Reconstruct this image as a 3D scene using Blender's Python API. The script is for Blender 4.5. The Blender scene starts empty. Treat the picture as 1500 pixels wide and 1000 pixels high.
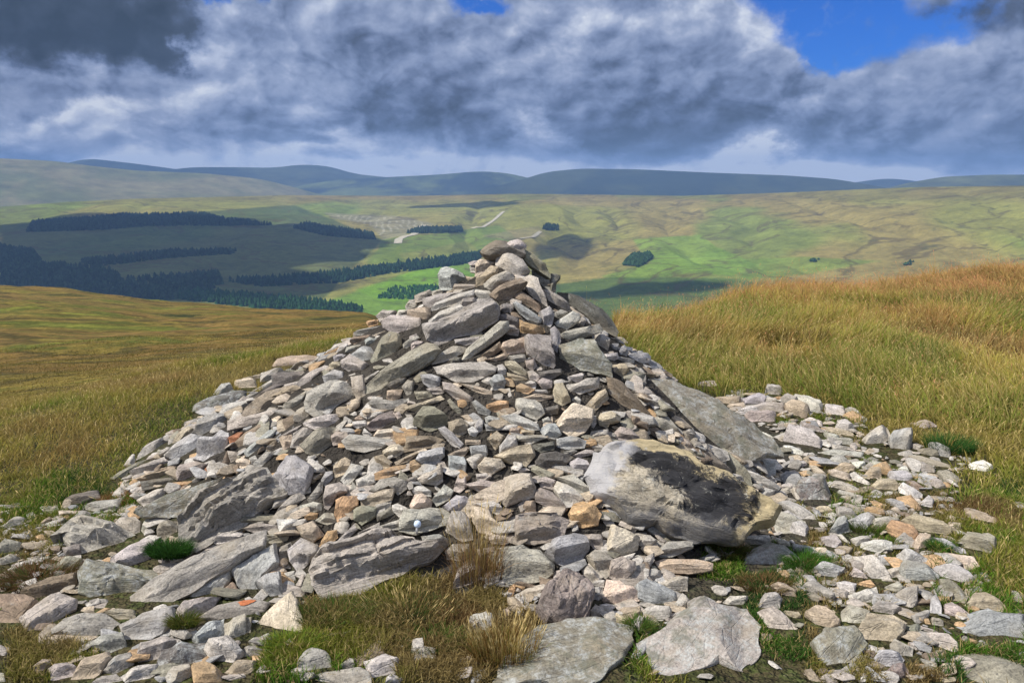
import bpy, math, random
import numpy as np
from mathutils import Matrix, Vector
R = math.radians
rng = np.random.default_rng(7)
random.seed(7)
sc = bpy.context.scene
C = bpy.data.collections.new("scene"); sc.collection.children.link(C)

# ------------------------------------------------------------------ camera
F = 1177.0; P = R(11.3); CAM = np.array([0.0, 0.0, 1.6])
cam = bpy.data.cameras.new("camera"); cam.sensor_width = 36; cam.lens = 36 * F / 1500
cam.clip_start = 0.05; cam.clip_end = 60000
co = bpy.data.objects.new("camera", cam); C.objects.link(co)
co.location = CAM; co.rotation_euler = (math.pi / 2 - P, 0, 0); sc.camera = co
cP, sP = math.cos(P), math.sin(P)
SUN_EL, SUN_AZ = 50.0, -108.0          # azimuth from +Y towards +X
sd = np.array([math.cos(R(SUN_EL)) * math.sin(R(SUN_AZ)), math.cos(R(SUN_EL)) * math.cos(R(SUN_AZ)), math.sin(R(SUN_EL))])

def ray(px, py):
    cx = (np.asarray(px, float) - 750) / F; cy = (500 - np.asarray(py, float)) / F
    d = np.stack([cx, cP + cy * sP, -sP + cy * cP], -1)
    return d / np.linalg.norm(d, axis=-1, keepdims=True)
def project(p):
    q = np.asarray(p, float) - CAM
    z = q[..., 1] * cP - q[..., 2] * sP
    y = q[..., 1] * sP + q[..., 2] * cP
    z = np.where(z < 1e-3, 1e-3, z)
    return 750 + F * q[..., 0] / z, 500 - F * y / z

# ------------------------------------------------------------------ noise
def _h(ix, iy, s):
    v = np.sin(ix * 127.1 + iy * 311.7 + s * 74.7) * 43758.5453
    return v - np.floor(v)
def vnoise(x, y, s=0):
    ix, iy = np.floor(x), np.floor(y); fx, fy = x - ix, y - iy
    fx = fx * fx * (3 - 2 * fx); fy = fy * fy * (3 - 2 * fy)
    a, b = _h(ix, iy, s), _h(ix + 1, iy, s); c, d = _h(ix, iy + 1, s), _h(ix + 1, iy + 1, s)
    return (a + (b - a) * fx) * (1 - fy) + (c + (d - c) * fx) * fy
def fbm(x, y, s=0, o=4):
    r, a, t = 0, 1.0, 0
    for k in range(o):
        r = r + a * vnoise(x, y, s + k * 3.1); t += a; a *= .5; x = x * 2.03 + 5.1; y = y * 2.03 - 3.7
    return r / t                                            # 0..1
def sstep(a, b, x):
    t = np.clip((x - a) / (b - a), 0, 1); return t * t * (3 - 2 * t)

# ------------------------------------------------------------------ ground heights
D0 = [0, 2, 4, 6.5, 7.5, 8.5, 10, 12, 15, 20, 25, 40, 60, 90, 120, 150, 200, 250, 300, 400, 600, 900, 1300]
def tab(d, z): return np.interp(D0, d, z)
def rt(dc): return tab([0, dc, dc + 2, dc + 4, dc + 10, dc + 30, 100, 300, 900, 1300], [0, 0.0, -.25, -.8, -3.2, -13, -45, -95, -190, -200])
TZ = [(-180, rt(16)), (-75, rt(10)),
      (-34, tab([0, 6.5, 8, 10, 15, 25, 60, 120, 200, 250, 300, 500, 900, 1300], [0, 0, -.32, -.9, -2.25, -4.5, -9, -14.3, -20.9, -25.2, -33, -90, -190, -200])),
      (-22, tab([0, 7.5, 9, 12, 20, 40, 80, 140, 200, 260, 500, 900, 1300], [0, 0, -.3, -1.1, -3.0, -6.6, -11.8, -18.8, -26, -38, -95, -190, -200])),
      (-10.7, tab([0, 8.8, 10.5, 14, 22, 40, 90, 150, 190, 300, 500, 900, 1300], [0, 0, -.35, -1.25, -3.1, -6.4, -13.2, -22, -31, -60, -110, -190, -200])),
      (2, rt(9.3)), (8, rt(9.0)), (20, rt(12) + tab([0, 7, 12, 16, 30, 1300], [0, 0, .09, .09, 0, 0])), (33, rt(15) + tab([0, 8, 15, 19, 40, 1300], [0, 0, .27, .27, 0, 0])), (60, rt(18)), (180, rt(16))]
AZT = np.array([a for a, _ in TZ]); TT = np.stack([t for _, t in TZ])
TD = np.concatenate([np.linspace(0, 30, 121), np.geomspace(31, 1300, 160)])
TF = np.stack([np.interp(TD, D0, t) for t in TT])
k5 = np.ones(9) / 9
for i in range(len(TF)):                                    # round the kinks off
    pad = np.pad(TF[i][:121], 4, mode='edge'); sm = np.convolve(pad, k5, 'valid'); sm[-5:] = TF[i][116:121]; TF[i][:121] = sm
CX, CY, CH = -0.03, 4.6, 1.14
def mound(x, y):
    dx = x - CX; dy = y - CY
    rx = np.where(dx < 0, 2.12, 1.5); ry = np.where(dy < 0, 1.72, 2.0)
    r = np.sqrt((dx / rx) ** 2 + (dy / ry) ** 2 + 0.0006)
    m = CH * np.clip(1.02 - r, 0, None)
    hollow = np.exp(-(((x + .38) / .40) ** 2 + ((y - 3.0) / .22) ** 2))      # the grassy hollow in front
    return m * (1 - .85 * np.clip(hollow, 0, 1))
def G(x, y):
    x = np.asarray(x, float); y = np.asarray(y, float)
    d = np.hypot(x, y); az = np.degrees(np.arctan2(x, y))
    i = np.clip(np.searchsorted(AZT, az) - 1, 0, len(AZT) - 2)
    w = (az - AZT[i]) / (AZT[i + 1] - AZT[i]); w = w * w * (3 - 2 * w)
    j = np.clip(np.searchsorted(TD, d) - 1, 0, len(TD) - 2); v = np.clip((d - TD[j]) / (TD[j + 1] - TD[j]), 0, 1)
    za = TF[i, j] * (1 - v) + TF[i, j + 1] * v; zb = TF[i + 1, j] * (1 - v) + TF[i + 1, j + 1] * v
    z = za * (1 - w) + zb * w
    z = z + (fbm(x * .9, y * .9, 3, 3) - .5) * .10 * sstep(4.5, 9, d) + (fbm(x * .12, y * .12, 8, 4) - .5) * 1.3 * sstep(14, 60, d) \
        + (fbm(x * .02, y * .02, 9, 3) - .5) * 5 * sstep(60, 200, d) + (fbm(x * 2.5, y * 2.5, 5, 2) - .5) * .03
    return z + mound(x, y)
def Gn(x, y, e=.12):
    n = np.stack([-(G(x + e, y) - G(x - e, y)) / (2 * e), -(G(x, y + e) - G(x, y - e)) / (2 * e), np.ones_like(np.asarray(x, float))], -1)
    return n / np.linalg.norm(n, axis=-1, keepdims=True)
TS = np.arange(1.6, 14, .01)
def hit(px, py):
    d = ray(px, py); p = CAM + TS[:, None] * d
    f = p[:, 2] - G(p[:, 0], p[:, 1])
    k = np.argmax(f <= 0) if (f <= 0).any() and TS[np.argmax(f <= 0)] < 9.5 else None
    if k is None:
        m = (TS > 3) & (TS < 6.5); k = np.where(m)[0][np.argmin(f[m])]
    return p[k]

# ------------------------------------------------------------------ object helpers
def tagit(o, label=None, cat=None, group=None, kind=None):
    if label: o['label'] = label
    if cat: o['category'] = cat
    if group: o['group'] = group
    if kind: o['kind'] = kind
    return o
def mesh_np(name, V, faces, mat, col=None, smooth=False, attr='Col'):
    """faces: list of (n,k) int arrays, k = 3 or 4; col: (nverts,3) colours"""
    me = bpy.data.meshes.new(name)
    V = np.asarray(V, np.float32); me.vertices.add(len(V)); me.vertices.foreach_set('co', V.ravel())
    faces = [np.asarray(f, np.int32) for f in faces if len(f)]
    tot = sum(f.size for f in faces); nf = sum(len(f) for f in faces)
    me.loops.add(tot); me.polygons.add(nf)
    me.loops.foreach_set('vertex_index', np.concatenate([f.ravel() for f in faces]))
    lt = np.concatenate([np.full(len(f), f.shape[1], np.int32) for f in faces])
    me.polygons.foreach_set('loop_start', np.concatenate([[0], np.cumsum(lt)[:-1]]).astype(np.int32))
    me.polygons.foreach_set('loop_total', lt)
    me.polygons.foreach_set('use_smooth', np.full(nf, smooth))
    me.update(calc_edges=True)
    if col is not None:
        a = me.color_attributes.new(attr, 'FLOAT_COLOR', 'POINT')
        c = np.ones((len(V), 4), np.float32); c[:, :3] = col; a.data.foreach_set('color', c.ravel())
    if mat: me.materials.append(mat)
    o = bpy.data.objects.new(name, me); C.objects.link(o)
    return o
def grid_faces(nr, nc, wrap=False):
    r = np.arange(nr - 1)[:, None]; c = np.arange(nc if wrap else nc - 1)[None, :]; c2 = (c + 1) % nc
    return np.stack([r * nc + c, r * nc + c2, (r + 1) * nc + c2, (r + 1) * nc + c], -1).reshape(-1, 4)

# ------------------------------------------------------------------ materials
class NT:
    def __init__(s, mat):
        mat.use_nodes = True; s.t = mat.node_tree; s.t.nodes.clear()
    def n(s, typ, **kw):
        nd = s.t.nodes.new(typ)
        for k, v in kw.items():
            if k.startswith('i_'):
                key = k[2:]; nd.inputs[int(key) if key.isdigit() else key.replace('_', ' ')].default_value = v
            else: setattr(nd, k, v)
        return nd
    def l(s, a, b): s.t.links.new(a, b)
    def noise(s, vec, scale, detail=5, rough=.55, dist=0):
        nd = s.n('ShaderNodeTexNoise'); nd.inputs['Scale'].default_value = scale; nd.inputs['Detail'].default_value = detail
        nd.inputs['Roughness'].default_value = rough; nd.inputs['Distortion'].default_value = dist
        s.l(vec, nd.inputs['Vector']); return nd.outputs[0]
    def ramp(s, fac, stops):
        nd = s.n('ShaderNodeValToRGB'); e = nd.color_ramp.elements
        while len(e) < len(stops): e.new(.5)
        for i, (p, c) in enumerate(stops):
            e[i].position = p; e[i].color = (c, c, c, 1) if isinstance(c, (int, float)) else (*c, 1)
        s.l(fac, nd.inputs[0]); return nd.outputs[0]
    def mix(s, fac, a, b, mode='MIX'):
        nd = s.n('ShaderNodeMix', data_type='RGBA', blend_type=mode)
        for ix, v in ((0, fac), (6, a), (7, b)):
            sock = nd.inputs[ix]
            if hasattr(v, 'links'): s.l(v, sock)
            elif isinstance(v, (int, float)): sock.default_value = v if ix == 0 else (v, v, v, 1)
            else: sock.default_value = (*v, 1)
        return nd.outputs[2]
    def math(s, op, a, b=0.0):
        nd = s.n('ShaderNodeMath', operation=op)
        for sock, v in ((nd.inputs[0], a), (nd.inputs[1], b)):
            if hasattr(v, 'links'): s.l(v, sock)
            else: sock.default_value = v
        return nd.outputs[0]
    def out(s, col, bump=None, strength=.5, dist=.01, rough=.9, spec=.25):
        b = s.n('ShaderNodeBsdfPrincipled'); o = s.n('ShaderNodeOutputMaterial')
        b.inputs['Roughness'].default_value = rough; b.inputs['Specular IOR Level'].default_value = spec
        if hasattr(col, 'links'): s.l(col, b.inputs['Base Color'])
        else: b.inputs['Base Color'].default_value = (*col, 1)
        if bump is not None:
            bn = s.n('ShaderNodeBump'); bn.inputs['Strength'].default_value = strength; bn.inputs['Distance'].default_value = dist
            s.l(bump, bn.inputs['Height']); s.l(bn.outputs[0], b.inputs['Normal'])
        s.l(b.outputs[0], o.inputs[0]); return b
def mat(name): return bpy.data.materials.new(name)

def stone_material(name, lichen=0.0, stain=False, layered=False):
    m = mat(name); t = NT(m)
    tc = t.n('ShaderNodeTexCoord'); oi = t.n('ShaderNodeObjectInfo')
    off = t.n('ShaderNodeVectorMath', operation='MULTIPLY_ADD')
    cmb = t.n('ShaderNodeCombineXYZ')
    for k in range(3): t.l(oi.outputs['Random'], cmb.inputs[k])
    t.l(cmb.outputs[0], off.inputs[0]); off.inputs[1].default_value = (37, 61, 83); t.l(tc.outputs['Object'], off.inputs[2])
    v = off.outputs[0]
    st = t.n('ShaderNodeMapping'); st.inputs['Scale'].default_value = (.10, 2.2, 2.2) if layered else (.35, 1.6, 2.2); t.l(v, st.inputs['Vector']); vs = st.outputs[0]
    base = t.n('ShaderNodeAttribute', attribute_name='Col').outputs['Color']
    big = t.noise(v, 9, 5, .62); mid = t.noise(vs, 26, 6, .65); fine = t.noise(v, 120, 4, .7)
    col = t.mix(1.0, base, t.ramp(big, [(.28, .68), (.5, 1.0), (.75, 1.22)]), 'MULTIPLY')
    col = t.mix(1.0, col, t.ramp(mid, [(.28, .58), (.5, 1.0), (.70, 1.32)]), 'MULTIPLY')
    col = t.mix(.9, col, t.ramp(fine, [(.3, .5), (.5, 1.0), (.7, 1.42)]), 'MULTIPLY')
    warm = t.noise(v, 4.3, 3, .5)
    col = t.mix(t.ramp(warm, [(.52, 0.0), (.72, .5)]), col, (.36, .29, .19))
    # dark pits and weathered patches
    pit = t.noise(v, 46, 3, .8)
    col = t.mix(t.ramp(pit, [(.60, 0.0), (.70, .65)]), col, (.07, .068, .065))
    # crusts of pale lichen
    li = t.noise(v, 17, 5, .75, .4)
    amt = .95 if lichen else .6
    spk = t.noise(v, 70, 3, .8)
    col = t.mix(t.math('MULTIPLY', t.ramp(li, [(.56 - .12 * lichen, 0.0), (.72 - .12 * lichen, amt)]), t.ramp(spk, [(.42, .15), (.58, 1.0)])), col, (.47, .475, .44))
    if lichen:
        l2 = t.noise(v, 9, 6, .7)
        col = t.mix(t.ramp(l2, [(.50, 0.0), (.60, .6)]), col, (.12, .125, .085))
    if stain:
        sx = t.n('ShaderNodeSeparateXYZ'); t.l(tc.outputs['Object'], sx.inputs[0])
        gx, gy = sx.outputs[0], sx.outputs[1]
        tp = t.math('ADD', t.math('MULTIPLY', t.math('MAXIMUM', t.math('SUBTRACT', gy, .02), t.math('MULTIPLY', t.math('SUBTRACT', gx, .20), .8)), 12.0), t.math('MULTIPLY', t.math('SUBTRACT', t.noise(tc.outputs['Object'], 8, 7, .75, .3), .5), 3.0))
        col = t.mix(t.ramp(tp, [(.0, 0.0), (.5, .85)]), col, t.mix(1.0, (.43, .345, .19), t.ramp(mid, [(.25, .6), (.5, 1.0), (.72, 1.3)]), 'MULTIPLY'))
        rag = t.noise(tc.outputs['Object'], 11, 9, .82, .6)
        def blob(cx, cy, rx, ry):
            a = t.math('POWER', t.math('DIVIDE', t.math('SUBTRACT', gx, cx), rx), 2.0)
            b = t.math('POWER', t.math('DIVIDE', t.math('SUBTRACT', gy, cy), ry), 2.0)
            return t.math('SUBTRACT', 1.0, t.math('SQRT', t.math('ADD', a, b)))
        bl = t.math('MAXIMUM', blob(*STAIN[0]), t.math('MAXIMUM', blob(*STAIN[1]), blob(*STAIN[2])))
        f = t.math('ADD', bl, t.math('MULTIPLY', t.math('SUBTRACT', rag, .5), 2.7))
        col = t.mix(t.ramp(f, [(.05, 0.0), (.12, .5), (.18, .82), (.30, .97)]), col, (.022, .023, .028))
        wl = t.noise(tc.outputs['Object'], 26, 5, .8)
        col = t.mix(t.math('MULTIPLY', t.ramp(wl, [(.6, 0.0), (.66, .8)]), t.ramp(f, [(0.0, 1.0), (.45, .5)])), col, (.58, .56, .47))
        rg2 = t.noise(tc.outputs['Object'], 7, 6, .7, .3)
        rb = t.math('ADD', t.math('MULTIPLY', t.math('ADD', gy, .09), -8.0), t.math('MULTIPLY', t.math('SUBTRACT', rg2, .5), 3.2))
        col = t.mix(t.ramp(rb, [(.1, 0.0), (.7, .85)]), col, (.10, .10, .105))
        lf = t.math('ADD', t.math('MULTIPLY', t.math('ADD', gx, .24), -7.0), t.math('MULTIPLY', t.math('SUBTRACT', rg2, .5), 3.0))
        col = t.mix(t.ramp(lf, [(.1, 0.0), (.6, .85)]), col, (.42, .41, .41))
    bump = t.math('ADD', t.math('MULTIPLY', mid, .75), t.math('ADD', t.math('MULTIPLY', fine, .35), t.math('MULTIPLY', big, .6)))
    cr = t.n('ShaderNodeTexVoronoi', feature='DISTANCE_TO_EDGE'); cr.inputs['Scale'].default_value = 11; t.l(vs, cr.inputs['Vector'])
    bump = t.math('ADD', bump, t.math('MULTIPLY', t.ramp(cr.outputs[0], [(0.0, 0.0), (.035, 1.0)]), .18))
    t.out(col, bump, .75, .016, .88, .25)
    return m
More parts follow.
